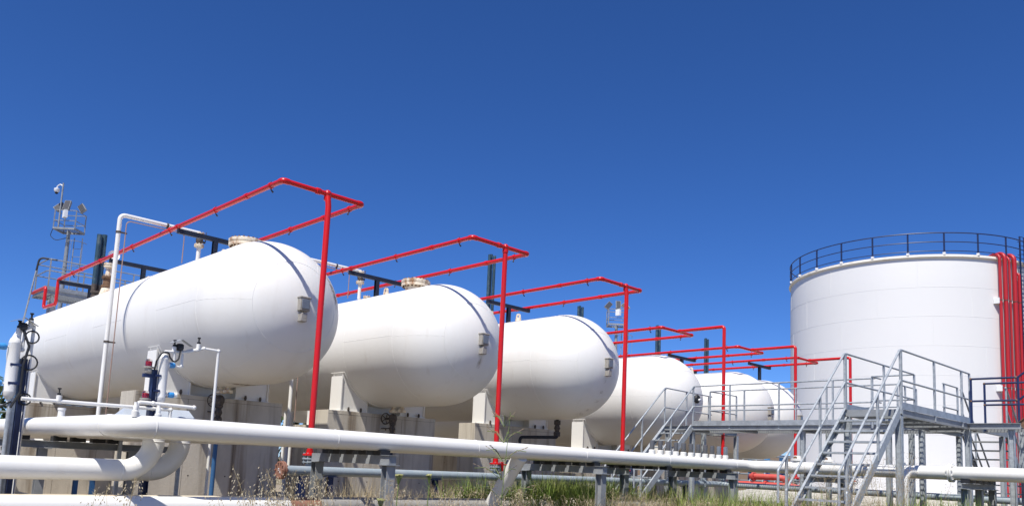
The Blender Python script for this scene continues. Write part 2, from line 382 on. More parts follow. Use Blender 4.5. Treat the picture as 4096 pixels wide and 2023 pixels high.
def manway(t, X, y, Z):
    zt = Z + 1.7
    b = MB(); b.lathe((X, y, zt - .15), (0, 0, 1), [(.30, 0), (.30, .28)], 32); b.lathe((X, y, zt + .13), (0, 0, 1), [(.41, 0), (.42, .01), (.42, .075), (.41, .085)], 36)
    m = b.build('manway', M['cream'], t)
    q = MB(); q.lathe((X, y, zt + .225), (0, 0, 1), [(.42, 0), (.425, .01), (.425, .08), (.41, .09), (0, .09)], 36)
    q.tube([(X - .2, y - .1, zt + .315), (X - .2, y - .1, zt + .37), (X + .12, y - .25, zt + .37), (X + .12, y - .25, zt + .315)], .013, 6, .03)
    q.build('manway_cover', M['cream'], m)
    q = MB()
    for k in range(20):
        a = 2 * math.pi * k / 20; px, py = X + .365 * math.cos(a), y + .365 * math.sin(a)
        q.cyl((px, py, zt + .09), (px, py, zt + .355), .018, 6); q.cyl((px, py, zt + .315), (px, py, zt + .34), .028, 6); q.cyl((px, py, zt + .10), (px, py, zt + .128), .028, 6)
    q.build('cover_bolts', M['rust'], m)

def lug(t, X, y, Z, TR=1.7):
    zt = Z + TR; b = MB(); n = 14; out = []; inn = []
    for k in range(n + 1):
        a = math.pi * k / n; out.append((y + .10 * math.cos(a), zt + .23 + .10 * math.sin(a)))
    out = [(y + .15, zt - .03)] + out + [(y - .15, zt - .03)]
    hole = [(y + .045 * math.cos(2 * math.pi * k / 17), zt + .22 + .055 * math.sin(2 * math.pi * k / 17)) for k in range(17)]
    # plate with an eye: strips from the outline to the hole
    N = len(out); ang = [math.atan2(p[1] - (zt + .22), p[0] - y) for p in out]
    hole = [(y + .045 * math.cos(a), zt + .22 + .055 * math.sin(a)) for a in ang]
    vs = []
    for xx in (X - .02, X + .02):
        vs += [(xx, p[0], p[1]) for p in out] + [(xx, p[0], p[1]) for p in hole]
    fs = []
    for k in range(N):
        k2 = (k + 1) % N
        fs += [(k, k2, N + k2, N + k), (2 * N + k, 3 * N + k, 3 * N + k2, 2 * N + k2), (k, 2 * N + k, 2 * N + k2, k2), (N + k, N + k2, 3 * N + k2, 3 * N + k)]
    b.add(vs, fs); b.build('lifting_lug', M['cream'], t)

def gate_valve(b, x, y, z, h=.42, r=.11, wheel=None, mi=0):
    b.lathe((x, y, z - h), (0, 0, 1), [(r, 0), (r, .04), (r * .6, .05), (r * .75, h * .35), (r * .95, h * .5), (r * .75, h * .65), (r * .6, h - .05), (r, h - .04), (r, h)], 18, mi)
    b.lathe((x, y, z), (0, 0, 1), [(r, .012), (r, .05)], 18, mi)
    for k in range(6):
        a = k * math.pi / 3
        for zz in (z + .006, z - h - .006): b.cyl((x + r * .82 * math.cos(a), y + r * .82 * math.sin(a), zz - .075), (x + r * .82 * math.cos(a), y + r * .82 * math.sin(a), zz + .075), .014, 6, mi)
    b.lathe((x, y, z - h - .052), (0, 0, 1), [(r, 0), (r, .04)], 18, mi)

def stain(t, i, pts, mt):
    """Irregular dirt run on a tank head: pts are (offset vector from the head centre, half width)."""
    TR = TRS[i]; o = Vector((TX[i], TY[i], TZ[i])); b = MB(); n = len(pts); fade = []; m = 8
    for k, (p, w) in enumerate(pts):
        p = Vector(p); q = Vector(pts[min(k + 1, n - 1)][0]) - Vector(pts[max(k - 1, 0)][0]); s_ = p.cross(q).normalized()
        for j in range(m + 1):
            u = j / m * 2 - 1; g_ = p + s_ * (w * u); b.v.append(o + (g_.normalized() * (TR + .004) if g_.y < 0 else Vector((0, g_.y, 0)) + Vector((g_.x, 0, g_.z)).normalized() * (TR + .004))); fade.append((1 - u * u) * math.sin(math.pi * (k + .25) / (n - .5)))
    for k in range(n - 1):
        for j in range(m): b.f.append((k * (m + 1) + j, k * (m + 1) + j + 1, (k + 1) * (m + 1) + j + 1, (k + 1) * (m + 1) + j)); b.m.append(0)
    ob = b.build('stain', mt, t); at = ob.data.attributes.new('fade', 'FLOAT', 'POINT'); at.data.foreach_set('value', [max(0, f) for f in fade]); return ob
def stain_mat(name, colr, amt, stretch, lo, hi):
    m = bpy.data.materials.new(name); m.use_nodes = True; n = m.node_tree.nodes; l = m.node_tree.links; p = n['Principled BSDF']
    p.inputs['Base Color'].default_value = (*colr, 1); p.inputs['Roughness'].default_value = .7
    g = n.new('ShaderNodeNewGeometry'); mp = n.new('ShaderNodeMapping'); mp.inputs['Scale'].default_value = stretch; l.new(g.outputs['Position'], mp.inputs[0])
    z = n.new('ShaderNodeTexNoise'); z.inputs['Scale'].default_value = 5; z.inputs['Detail'].default_value = 6; l.new(mp.outputs[0], z.inputs['Vector'])
    r = n.new('ShaderNodeMapRange'); r.inputs[1].default_value = lo; r.inputs[2].default_value = hi; r.inputs[4].default_value = amt; l.new(z.outputs['Fac'], r.inputs[0])
    a = n.new('ShaderNodeAttribute'); a.attribute_name = 'fade'; q = n.new('ShaderNodeMath'); q.operation = 'MULTIPLY'
    l.new(r.outputs[0], q.inputs[0]); l.new(a.outputs['Fac'], q.inputs[1]); l.new(q.outputs[0], p.inputs['Alpha']); return m
M['rustrun'] = stain_mat('rust_run', (.20, .135, .075), 1.1, (2.5, .6, 2.5), .36, .66)
M['dirtrun'] = stain_mat('dirt_run', (.36, .29, .20), .62, (2, 2, .5), .30, .66)
M['dirtrun2'] = stain_mat('dark_run', (.25, .19, .12), .45, (3, 3, .5), .40, .70)
RUN0 = [((-.42, .95, -1.62), .10), ((-.22, .85, -1.68), .20), ((-.08, .72, -1.69), .26), ((.06, .6, -1.69), .26), ((.2, .5, -1.69), .20), ((.36, .38, -1.66), .12)]
RUN2 = [((.02, -1.66, -.36), .05), ((.02, -1.60, -.55), .06), ((.03, -1.47, -.86), .08), ((.06, -1.26, -1.14), .12), ((.06, -.95, -1.40), .16), ((-.05, -.70, -1.54), .2), ((-.15, -.5, -1.62), .2)]
tanks = []
for i in range(6):
    X, Y, Z = TX[i], TY[i], TZ[i]; TR = TRS[i]
    t = thing('bullet_tank', (X, Y, Z - TR), TLAB[i], 'gas tank', 'white bullet tanks in a row'); tanks.append(t)
    if i == 0: sh = shell_mesh(X, Y, Z).build('shell', M['tank'], t); shell_me = sh.data
    elif i == 5: sh = shell_mesh(X, Y, Z, TR).build('shell', M['tank'], t)
    else:
        sh = bpy.data.objects.new('shell', shell_me); col.objects.link(sh); sh.parent = t; sh['_o'] = tuple(t['_o'])
    saddle(i, PY[i] - .02, t); saddle(i, PY[i] + FPY - .02, t)
    if i in (0, 1, 2, 4): lamp(t, (X, Y - TR - .02, Z + .02), 'box')
    if i == 3: lamp(t, (X + .03, Y - TR - .02, Z), 'round')
    if i == 5:
        lamp(t, (X + .02, Y - TR - .02, Z + .02), 'box')
    if i == 0: manway(t, X, 19.1, Z)
    if i == 1: manway(t, X, 18.75, Z)
    lug(t, X + .05, BEAMY[i][0] - .45 + (1.6 if i == 5 else 0), Z, TR)
    if i < 2: lug(t, X + .05, BEAMY[i][0] + 4.8, Z)
    for y in BEAMY[i]:
        b = MB(); b.bar((X - 1.03, y, BEAMZ[i]), (X + 1.03, y, BEAMZ[i]), .10, .12); b.ibeam((X, y, Z + TR - .02), (X, y, BEAMZ[i] - .06), .12, .12)
        b.build('pipe_bracket', M['darkbeam'], t)
    if i == 1:
        b = MB(); b.cyl((X, 21.26, Z + TR - .05), (X, 21.26, Z + TR + .10), .06); b.flange((X, 21.26, Z + TR + .13), (0, 0, 1), .11, .02, .01, 8); b.build('nozzle', M['cream'], t)
    if i == 0:
        stain(t, i, [(p, w) for p, w in RUN0], M['rustrun'])
        stain(t, i, [((.90 + .05 * k, -1.14 - .015 * k, .92 - .13 * k), .12) for k in range(7)], M['rustrun'])
    if i in (1, 4): stain(t, i, [((.02, -1.68 + .05 * k, -.34 - .07 * k), .05 + .006 * k) for k in range(6)], M['dirtrun'])
    if i == 2: stain(t, i, RUN2, M['dirtrun']); stain(t, i, RUN2, M['dirtrun2'])
    if i in (0, 1):
        y = 19.80 if i == 0 else 19.46
        b = MB()
        for dy in (0, -.42):
            for k in range(4): b.cyl((X + .07 * math.cos(k * 1.57), y + dy + .07 * math.sin(k * 1.57), Z - TR - .02), (X + .07 * math.cos(k * 1.57), y + dy + .07 * math.sin(k * 1.57), Z - TR - .13), .012, 6)
            b.lathe((X, y + dy, Z - TR - .16), (0, 0, 1), [(.12, 0), (.12, .07)], 18); b.cyl((X, y + dy, Z - TR - .16), (X, y + dy, Z - TR + .04), .05)
        b.build('bottom_nozzle', M['cream'], t)
        b = MB(); b.ball((X, y, Z - TR - .33), .13, 16, 0, 1.1); gate_valve(b, X, y, Z - TR - .46, .36, .10)
        b.tube([(X, y, Z - TR - .33), (X, y + .34, Z - TR - .33)], .03, 8); b.wheel((X, y + .36, Z - TR - .33), (0, 1, 0), .16)
        b.wheel((X - .02, y + .30, Z - TR - .62), (0, 0, 1), .12); b.cyl((X, y, Z - TR - .62), (X, y + .30, Z - TR - .62), .018)
        b.build('drain_valve', M['darkvalve'], t)
        b = MB(); b.cyl((X, y, Z - TR - .9), (X, y, GZ), .055); b.flange((X, y, Z - TR - 1.0), (0, 0, 1), .10, .02, .008, 6); b.build('drain_pipe', M['blue'] if i == 0 else M['darkbeam'], t)
    if i == 2:
        y = 17.68; b = MB(); b.cyl((X, y, Z - TR + .1), (X, y, Z - TR - .06), .05); gate_valve(b, X, y, Z - TR - .1, .36, .11); b.build('drain_valve', M['darkvalve'], t)
        b = MB(); b.tube([(X, y, Z - TR - .46), (X, y, 1.02), (X, 19.36, 1.02), (X, 19.36, GZ)], .055, 12, .12); b.build('drain_pipe', M['darkbeam'], t)

def conc_pier(x0, x1, y0, y1, zt, label):
    b = MB(); b.box((x0, y0, GZ - .1), (x1, y1, zt))
    for zz in (zt - .72, zt - 2.0):                      # formwork tie holes
        for k in range(4): b.lathe((x0 + .5 + k * (x1 - x0 - 1) / 3, y0 - .002, zz), (0, -1, 0), [(.022, 0), (.0, .002)], 10, 1)
    for k in (1, 2): b.box((x0 + (x1 - x0) * k / 3 - .004, y0 - .003, GZ), (x0 + (x1 - x0) * k / 3 + .004, y0 + .01, zt - .1), 1)
    b.box((x0 + .02, y0 - .003, zt - .105), (x1 - .02, y0 + .01, zt - .098), 1)
    o = b.build('concrete_pier', [M['concrete'], M['darkvalve']])
    bv = o.modifiers.new('bevel', 'BEVEL'); bv.width = .025; bv.segments = 2; bv.limit_method = 'ANGLE'; bv.angle_limit = R(60)
    return tag(o, label, 'pier', 'concrete piers under the bullet tanks')
PN = ['frontmost bullet tank', 'second bullet tank with the manway cover', 'third bullet tank with the stained end', 'bullet tank behind the left steel stair', 'bullet tank behind the walkway handrail', 'farthest bullet tank of the row']
for i in range(6):
    conc_pier(TX[i] - 1.945, TX[i] + 1.945, PY[i], PY[i] + (.97 if i == 0 else .8), PTOP[i], 'near concrete pier under the ' + PN[i])
    conc_pier(TX[i] - 1.945, TX[i] + 1.945, PY[i] + FPY, PY[i] + FPY + 1.4, PTOP[i], 'far concrete pier under the ' + PN[i])

# ------------------------------------------------------------------ red spray frames over the tanks
FY = [15.47, 15.14, 15.22, 16.98, 16.83, 16.80]; FZ = [5.86, 5.77, 5.74, 5.29, 5.27, 5.47]; FX = [9.10, 14.34, 19.66, 25.13, 30.28, 35.44]
RY = [15.40, 15.14, 15.18, 15.01, 14.87, 14.85]
RN = ['frontmost bullet tank, its riser the tallest', 'second bullet tank with the manway cover', 'third bullet tank with the stained end', 'tank behind the left stair, riser at the walkway', 'bullet tank behind the walkway handrail', 'farthest bullet tank, its riser against the cylinder tank']
pr = .056
for i in range(6):
    X = TX[i]; Z = FZ[i]; f = thing('spray_frame', (FX[i], RY[i], .0), 'red pipe spray frame over the ' + RN[i], 'spray pipe', 'red spray frames over the tanks')
    xa, xb = X - 1.01, X + 1.01; ye = 31.4 if i == 0 else FY[i] + 14.0
    for x, nm in ((xa, 'a'), (xb, 'b')):
        b = MB()
        if i == 0 and nm == 'a': b.tube([(x, FY[i] + .08, Z), (x, ye, Z), (x, ye, 4.98), (x - .05, 32.7, 4.98), (x - .05, 32.7, 5.74), (x - .05, 34.5, 5.74)], pr, 12, .1)
        else: b.cyl((x, FY[i] + .08, Z), (x, ye, Z), pr, 12)
        for k in range(4): b.cyl((x, FY[i] + 1.6 + 3.9 * k, Z), (x, FY[i] + 1.72 + 3.9 * k, Z), pr * 1.22, 12)
        b.build('side_pipe', M['red'], f)
        for k in range(6 if i < 3 else 4):
            y = FY[i] + .53 + 2.75 * k; s = 1 if x < X else -1
            q = MB(); q.lathe((x, y - .035, Z), (0, 1, 0), [(pr * 1.2, 0), (pr * 1.28, .01), (pr * 1.28, .06), (pr * 1.2, .07)], 12, 0)
            q.tube([(x, y, Z - pr), (x + s * .015, y, Z - .095), (x + s * .05, y - .02, Z - .145)], [.015, .014, .022], 8, 0, 1); q.cyl((x, y, Z + .03), (x - s * .005, y, Z + .10), .012, 6, 1)
            q.build('spray_nozzle', [M['red'], M['darkvalve']], f)
    b = MB(); b.tube([(xa, FY[i] + .16, Z), (xa, FY[i], Z), (xb, FY[i], Z), (xb, FY[i] + .16, Z)], pr, 12, .10)
    b.tube([(xa, FY[i] + .13, Z), (xa, FY[i], Z), (xa + .13, FY[i], Z)], pr * 1.2, 12, .085); b.tube([(xb, FY[i] + .13, Z), (xb, FY[i], Z), (xb - .13, FY[i], Z)], pr * 1.2, 12, .085)
    if RY[i] == FY[i] or i < 3:
        b.lathe((FX[i] - .30, FY[i], Z), (1, 0, 0), [(pr * 1.05, 0), (pr * 1.3, .01), (pr * 1.3, .10), (pr * 1.05, .12)], 14)
    b.build('crossbar', M['red'], f)
    b = MB()
    if i < 3:
        b.tube([(FX[i], FY[i], Z), (FX[i], RY[i], Z - .3), (FX[i], RY[i], .10)], pr * 1.18, 14); b.ball((FX[i], FY[i], Z), pr * 1.6, 16); b.lathe((FX[i], FY[i], Z - .16), (0, 0, 1), [(pr * 1.2, 0), (pr * 1.45, .01), (pr * 1.45, .1)], 14)
    else:
        b.tube([(FX[i], FY[i], Z), (FX[i], RY[i], Z), (FX[i], RY[i], .10)], pr * 1.1, 14, .10); b.lathe((FX[i], FY[i] - .14, Z), (0, 1, 0), [(pr * 1.3, 0), (pr * 1.3, .10)], 14)
    b.lathe((FX[i], RY[i], .05), (0, 0, 1), [(.15, 0), (.15, .035), (.075, .05), (.075, .12)], 20)
    rs = b.build('riser', M['red'], f)
    b = MB(); b.lathe((FX[i], RY[i], -.03), (0, 0, 1), [(.15, 0), (.15, .03)], 20); b.lathe((FX[i], RY[i], -.10), (0, 0, 1), [(.145, 0), (.145, .02)], 20)
    for k in range(8): b.cyl((FX[i] + .125 * math.cos(k * .785), RY[i] + .125 * math.sin(k * .785), -.13), (FX[i] + .125 * math.cos(k * .785), RY[i] + .125 * math.sin(k * .785), .11), .012, 6)
    b.cyl((FX[i], RY[i], -.28), (FX[i], RY[i], -.0), .075, 14); b.build('base_flange', M['header'], f)
    q = MB(); q.tube([(FX[i] - .06, RY[i], .24), (FX[i] - .17, RY[i], .24)], .018, 8); q.cyl((FX[i] - .15, RY[i], .22), (FX[i] - .30, RY[i] - .02, .30), .008, 6); q.build('drain_tap', M['red'] if i else M['cream'], f)
    if i >= 1:
        q = MB(); q.box((FX[i] + .13, RY[i] - .05, -.12), (FX[i] + .25, RY[i] + .06, .12)); q.cyl((FX[i] + .25, RY[i] - .02, .05), (FX[i] + .36, RY[i] - .05, .05), .02, 8); g = q.build('gearbox', M['red'], f, .02)
        q = MB(); q.wheel((FX[i] + .37, RY[i] - .06, .05), (.9, -.5, 0), .12); q.build('handwheel', M['navy'], g)

# ------------------------------------------------------------------ vent stacks, relief valves, white vent pipes
def stack(x, y, zb, zt, n, r, label, lowcream):
    t = thing('vent_stack', (x, y, zb), label, 'vent stack', 'dark vent stacks on the tanks')
    for k in range(n):
        px = x + (k - (n - 1) / 2) * r * 2.25; py = y + (k % 2) * r * .8; b = MB(); h = zt - (0 if k == n // 2 else .04)
        b.lathe((px, py, zb + .45), (0, 0, 1), [(r, 0), (r, h - zb - .45), (r * .86, h - zb - .45), (r * .86, h - zb - .75), (0, h - zb - .75)], 16)
        b.build('vent_pipe', M['teal'], t)
        b = MB(); b.cyl((px, py, zb + .18), (px, py, zb + .45), r * 1.02, 14); b.build('pipe_sleeve', M['cream'] if lowcream else M['darkvalve'], t)
    b = MB(); b.lathe((x, y, zb - .25), (0, 0, 1), [(.10, 0), (.10, .22), (.17, .24), (.17, .30), (.12, .33), (.19, .40), (.19, .46)], 18)
    b.build('relief_valve', M['darkvalve'], t)
    return t
ST = [(9.01, 30.5, 5.30, 7.6, 2, .085), (19.43, 21.2, 5.12, 7.67, 3, .055), (25.14, 21.8, 4.56, 6.81, 3, .055), (30.28, 21.5, 4.51, 6.76, 3, .055), (35.40, 22.15, 4.51, 6.95, 3, .055)]
SN = ['pair of dark teal vent stacks at the far end of the frontmost tank', 'tall teal triple vent stack on the third tank, beside the second red riser',
      'short dark triple vent stack showing above the third bullet tank', 'dark blue triple vent stack behind the red pipes, left of the fourth red riser',
      'dark blue triple vent stack standing right of the stair tank, nearest the fourth riser']
for a, n in zip(ST, SN): stack(*a[:6], n, a[0] > 19 and a[0] < 20)
b = thing('relief_valve', (9.01, 29.35, 5.0), 'rusty flanged relief valve on a white cone, beside the paired vent stacks', 'valve')
q = MB(); q.lathe((9.01, 29.35, 5.0), (0, 0, 1), [(.30, 0), (.20, .42), (.19, .46)], 20); q.build('cone_base', M['cream'], b)
q = MB(); q.flange((9.01, 29.35, 5.52), (0, 0, 1), .21, .035, .01, 10); q.lathe((9.01, 29.35, 5.56), (0, 0, 1), [(.16, 0), (.16, .22)], 18); q.flange((9.01, 29.35, 5.83), (0, 0, 1), .21, .03, .01, 10); q.build('valve_body', M['rust'], b)
q = MB(); q.lathe((9.01, 29.35, 5.86), (0, 0, 1), [(.12, 0), (.10, .3), (.19, .34), (.19, .38)], 18); q.flange((9.01, 29.35, 6.30), (0, 0, 1), .19, .03, .01, 8); q.build('bonnet', M['cream'], b)
b = thing('dish_lamp', (9.35, 30.1, 6.0), 'round pale dish lamp in front of the paired vent stacks', 'lamp')
q = MB(); q.lathe((9.28, 29.9, 6.78), (-.2, -1, .1), [(.0, -.22), (.12, -.20), (.17, -.12), (.19, .0), (.17, -.02), (.0, -.1)], 20); q.build('shade', M['box'], b)
q = MB(); q.tube([(9.02, 30.4, 6.75), (9.28, 30.1, 6.78)], .02, 8); q.build('bracket', M['darkbeam'], b)

def white_vent(i, y, zh, xv, zlow, label):
    X = TX[i]; Z = TZ[i]; t = thing('vent_pipe', (xv, y, zlow), label, 'pipe', 'white vent pipes beside the tanks')
    b = MB(); b.tube([(X, y, zh), (xv, y, zh), (xv, y, zlow), (xv - 2.6, y, zlow)] if i == 0 else [(X, y, zh), (xv, y, zh), (xv, y, zlow)], .056, 14, .14); b.build('pipe', M['pipe'], t)
    b = MB(); b.tube([(X - .45, y - .05, Z + TR - .1), (X - .45, y - .05, zh - .12), (xv + .16, y - .05, zh - .14), (xv + .16, y - .05, zlow)], .014, 6, .12); b.build('conduit', M['conduit'], t)
    for p0 in ((xv, zh - .5, 'z'), (xv, zh - 3.4, 'z'), (xv + 1.2, zh, 'x')):
        q = MB()
        if p0[2] == 'z': q.lathe((xv, y, p0[1]), (0, 0, 1), [(.07, 0), (.07, .05)], 12); q.box((xv + .05, y - .06, p0[1]), (xv + .20, y - .03, p0[1] + .04))
        else: q.lathe((p0[0], y, zh), (1, 0, 0), [(.07, 0), (.07, .05)], 12); q.box((p0[0] + .005, y - .03, zh - .2), (p0[0] + .045, y, zh - .05))
        q.build('pipe_clamp', M['darkvalve'], t)
    b = MB(); b.cyl((X, y, Z + TR - .05), (X, y, Z + TR + .48), .055); b.build('standpipe', M['pipe'], t)
    b = MB(); zz = Z + TR + .5
    b.flange((X, y, zz), (0, 0, 1), .13, .025, .01, 8); b.build('flange', M['cream'], t)
    b = MB(); b.lathe((X, y, zz + .035), (0, 0, 1), [(.06, 0), (.09, .06), (.10, .14), (.07, .2), (.10, .24), (.10, .28)], 16); b.cyl((X + .05, y, zz + .12), (X + .16, y, zz + .12), .03); b.tube([(X + .16, y, zz + .10), (X + .17, y, zz + .2), (X + .17, y, zz + .42)], .012, 6); b.build('relief_valve', M['darkvalve'], t)
    b = MB(); b.flange((X, y, zz + .33), (0, 0, 1), .12, .025, .01, 8); b.lathe((X, y, zz + .36), (0, 0, 1), [(.06, 0), (.05, zh - zz - .36)], 12); b.build('outlet', M['cream'], t)
    return t
wv = white_vent(0, 22.0, 6.10, 6.87, .12, 'tall white vent pipe bent over the frontmost tank, its upright before the shell')
q = MB(); q.lathe((6.6, 22.0, .05), (0, 0, 1), [(.10, 0), (.10, .02), (.06, .04), (.06, .1)], 14); q.build('foot', M['cream'], wv)
white_vent(1, 21.7, 6.02, 12.04, -1.5, 'white vent pipe to the second tank, mostly hidden behind the frontmost tank')
# thin white and blue process pipes between the first two piers
t = thing('drop_pipes', (12.4, 22.6, GZ), 'pair of thin white pipes standing between the first and second concrete piers', 'pipe')
for k, x in enumerate((13.3, 13.55)):
    q = MB(); q.tube([(x, 24.2, 1.5), (x, 24.2, -.45), (x - 1.4, 24.2, -.45)], .05, 10, .15); q.build('pipe', M['pipe'], t)

# ------------------------------------------------------------------ pipe rack: five pipes on upper tier
PRr = .145; PZ = .311
PYS = [11.0, 11.4, 11.8, 12.2, 12.55]
YX = [3.72, 4.30, 4.61, 4.94, 5.22]                 # the pipes that run back at the left
RX = [19.8, 20.25, 20.7, 21.15, 21.55]
def pipe_thing(label, pts, r, fil, seams=(), mat_='pipe', seg=28, name='pipeline', group='white pipelines on the rack'):
    t = thing(name, (pts[0][0], pts[0][1], GZ), label, 'pipeline', group)
    b = MB(); b.tube(pts, r, seg, fil, 0, False, 12)
    for c, ax in seams: b.lathe(Vector(c) - Vector(ax) * .008, ax, [(r + .0005, 0), (r + .006, .004), (r + .006, .012), (r + .0005, .016)], seg)
    b.build('pipe', M[mat_], t)
    return t
sm = [((4.13, 11.0, PZ), (1, 0, 0)), ((6.92, 11.0, PZ), (1, 0, 0)), ((9.88, 11.0, PZ), (1, 0, 0)), ((12.9, 11.0, PZ), (1, 0, 0)), ((15.9, 11.0, PZ), (1, 0, 0)), ((18.9, 11.0, PZ), (1, 0, 0)),
      ((3.72, 11.42, PZ), (0, 1, 0)), ((3.72, 16.2, PZ), (0, 1, 0))]
P1 = pipe_thing('nearest long white pipe running right across the picture in front of the piers', [(3.72, 34, PZ), (3.72, 11.0, PZ), (19.8, 11.0, PZ), (19.8, -1, PZ)], PRr, .40, sm)
P2 = pipe_thing('white pipe making the front elbow at lower left', [(-3, 12.2, -.295), (4.61, 12.2, -.295), (4.61, 12.2, PZ), (4.61, 34, PZ)], .152, (.43, .17),
                [((4.18, 12.2, -.295), (1, 0, 0)), ((4.61, 12.2, .135), (0, 0, 1))])
P3 = pipe_thing('white pipe making the rear elbow at lower left', [(-3, 12.75, -.30), (5.22, 12.75, -.30), (5.22, 12.75, PZ), (5.22, 34, PZ)], .155, (.44, .17),
                [((4.78, 12.75, -.30), (1, 0, 0)), ((5.22, 12.75, .14), (0, 0, 1))])
P4 = pipe_thing('second white pipe of the rack, close behind the nearest one', [(4.30, 34, PZ), (4.30, 11.4, PZ), (20.25, 11.4, PZ), (20.25, -1, PZ)], PRr, .40)
P5 = pipe_thing('third white pipe of the rack upper tier', [(4.94, 34, PZ), (4.94, 11.8, PZ), (20.7, 11.8, PZ), (20.7, -1, PZ)], PRr, .40)
P6 = pipe_thing('fourth white pipe of the rack upper tier', [(5.75, 34, PZ), (5.75, 12.2, PZ), (21.15, 12.2, PZ), (21.15, -1, PZ)], PRr, .40)
P7 = pipe_thing('rearmost white pipe of the rack upper tier', [(6.25, 34, PZ), (6.25, 12.55, PZ), (21.55, 12.55, PZ), (21.55, -1, PZ)], PRr, .40)
# sight domes on the nearest pipe
b0 = None
for k in range(11):
    x = 15.35 + .3195 * k
    b = MB(); b.lathe((x, 11.0, PZ + PRr - .02), (0, 0, 1), [(.075, 0), (.075, .095), (.065, .105)], 18); s_ = b.build('sight_stub', M['pipe'], P1)
    b = MB(); b.lathe((x, 11.0, PZ + PRr + .085), (0, 0, 1), [(.052, 0), (.055, .02), (.055, .20), (.05, .215), (.0, .218)], 18)
    b.build('sight_cap', M['smoke'] if k < 9 else M['lens'], s_)
    b = MB(); b.lathe((x, 11.0, PZ + PRr + .086), (0, 0, 1), [(.035, 0), (.035, .07), (.02, .1), (0, .11)], 12); b.build('sight_float', M['box'], s_)
for x, nm in ((3.88, 0), (4.33, 1)):
    b = MB(); b.lathe((x, 11.0 + .4 * nm, PZ + PRr - .03), (0, 0, 1), [(.045, 0), (.045, .08), (.03, .09), (.03, .15), (.022, .16), (.022, .2)], 14); b.build('sample_nozzle', M['pipe'], P1)
b = MB(); b.lathe((3.72, 13.6, PZ + PRr - .03), (0, 0, 1), [(.05, 0), (.05, .12), (.058, .125), (.058, .16)], 16); b.build('plugged_nozzle', M['pipe'], P1)
for y, nm in ((7.1, 'f'), (6.05, 'g')):
    b = MB(); b.flange((19.8, y, PZ), (0, 1, 0), .21, .035, .012, 10); b.build('flange', M['pipe'], P1)
for x, y in ((19.85, 9.7), (20.3, 9.1)):
    b = MB(); b.lathe((x, y, PZ + PRr - .04), (0, 0, 1), [(.10, 0), (.10, .06), (.16, .07), (.16, .12), (.10, .13), (.09, .2), (.0, .2)], 16)
    b.cyl((x - .12, y, PZ + PRr + .09), (x + .16, y + .05, PZ + PRr + .12), .05, 10, 1); b.build('valve', [M['pipe'], M['rust']], P1 if x < 20 else P4)
bp = pipe_thing('white branch pipe turning down into the ground under the right steel stair landing', [(19.72, 6.85, PZ - .02), (19.1, 6.85, PZ - .02), (19.1, 6.85, GZ)], .125, .32, [((19.1, 6.85, -.1), (0, 0, 1))])
dg = pipe_thing('white slanted pipe rising out of the grass to the nearest long pipe', [(11.12, 11.05, PZ - .10), (11.2, 11.9, -.78)], .145, 0)
# ground tier
G1 = pipe_thing('front white ground pipe with a brown end cap, lying along the bottom', [(-4, 11.6, -.775), (6.52, 11.6, -.79)], .16, 0, name='ground_pipe', group='pipes low along the bottom')
b = MB(); b.cyl((6.525, 11.6, -.79), (7.05, 11.6, -.79), .161, 28); b.lathe((7.05, 11.6, -.79), (1, 0, 0), [(.161, 0), (.14, .03), (.0, .04)], 28); b.build('end_cap', M['primer'], G1)
G2 = pipe_thing('rear ground pipe, stained cream at left and grey behind the slanted pipe', [(6.2, 12.0, -.80), (24, 12.0, -.84)], .165, 0, mat_='greypipe', name='ground_pipe', group='pipes low along the bottom')
b = MB(); b.tube([(-4, 12.0, -.79), (6.2, 12.0, -.80)], .166, 28); lab(b.build('painted_length', M['stainedpipe'], G2), 'rust spotted cream painted length')
# rack supports: beams on posts with pads
def support(x, label, ys=(10.78, 12.95)):
    t = thing('pipe_support', (x, 12, GZ), label, 'pipe support', 'grey pipe supports under the rack')
    b = MB(); b.bar((x, ys[0] - .10, .02), (x, ys[1] + .10, .02), .14, .145); b.box((x - .10, ys[0] - .13, .0935), (x + .10, ys[0] + .13, .101)); b.build('beam', M['greysteel'], t)
    for y in ys:
        b = MB(); b.ibeam((x, y, GZ), (x, y, -.060), .16, .16, .014); b.box((x - .13, y - .13, -.066), (x + .13, y + .13, -.053)); b.build('post', M['greysteel'], t)
    for y in PYS:
        b = MB(); b.box((x - .10, y - .12, .095), (x + .09, y + .11, PZ - PRr + .012)); b.build('pad', M['black'], t)
    return t
support(7.83, 'grey pipe support beside the first red riser, beam striped by shadows')
support(13.26, 'grey pipe support right of the slanted pipe, dark left post in the grass')
support(18.55, 'grey pipe support in the long grass under the row of sight caps', (10.78, 12.6))
support(15.9, 'grey pipe support hidden in grass at the left stair foot', (12.2, 12.95))
def support_x(y, x0, x1, xs, label, posts):
    t = thing('pipe_support', ((x0 + x1) / 2, y, GZ), label, 'pipe support', 'grey pipe supports under the rack')
    b = MB(); b.ibeam((x0, y, .03), (x1, y, .03), .13, .12); b.build('beam', M['greysteel'], t)
    for x in posts:
        b = MB(); b.ibeam((x, y, GZ), (x, y, -.033), .14, .14, .014); b.box((x - .12, y - .12, -.045), (x + .12, y + .12, -.032)); b.build('post', M['greysteel'], t)
    for x in xs:
        b = MB(); b.box((x - .11, y - .09, .095), (x + .11, y + .09, PZ - PRr + .012)); b.build('pad', M['black'], t)
support_x(15.7, 3.30, 6.5, (3.72, 4.30, 4.61, 4.94, 5.22), 'dark grey beam on posts under the bent pipes at far left', (4.06, 5.55))
support_x(5.75, 19.45, 21.9, RX, 'grey pipe support under the white pipes at lower right', (19.7, 20.7, 21.7))
support_x(9.35, 19.45, 21.9, RX, 'grey pipe support behind the right steel stair foot', (19.7, 21.7))

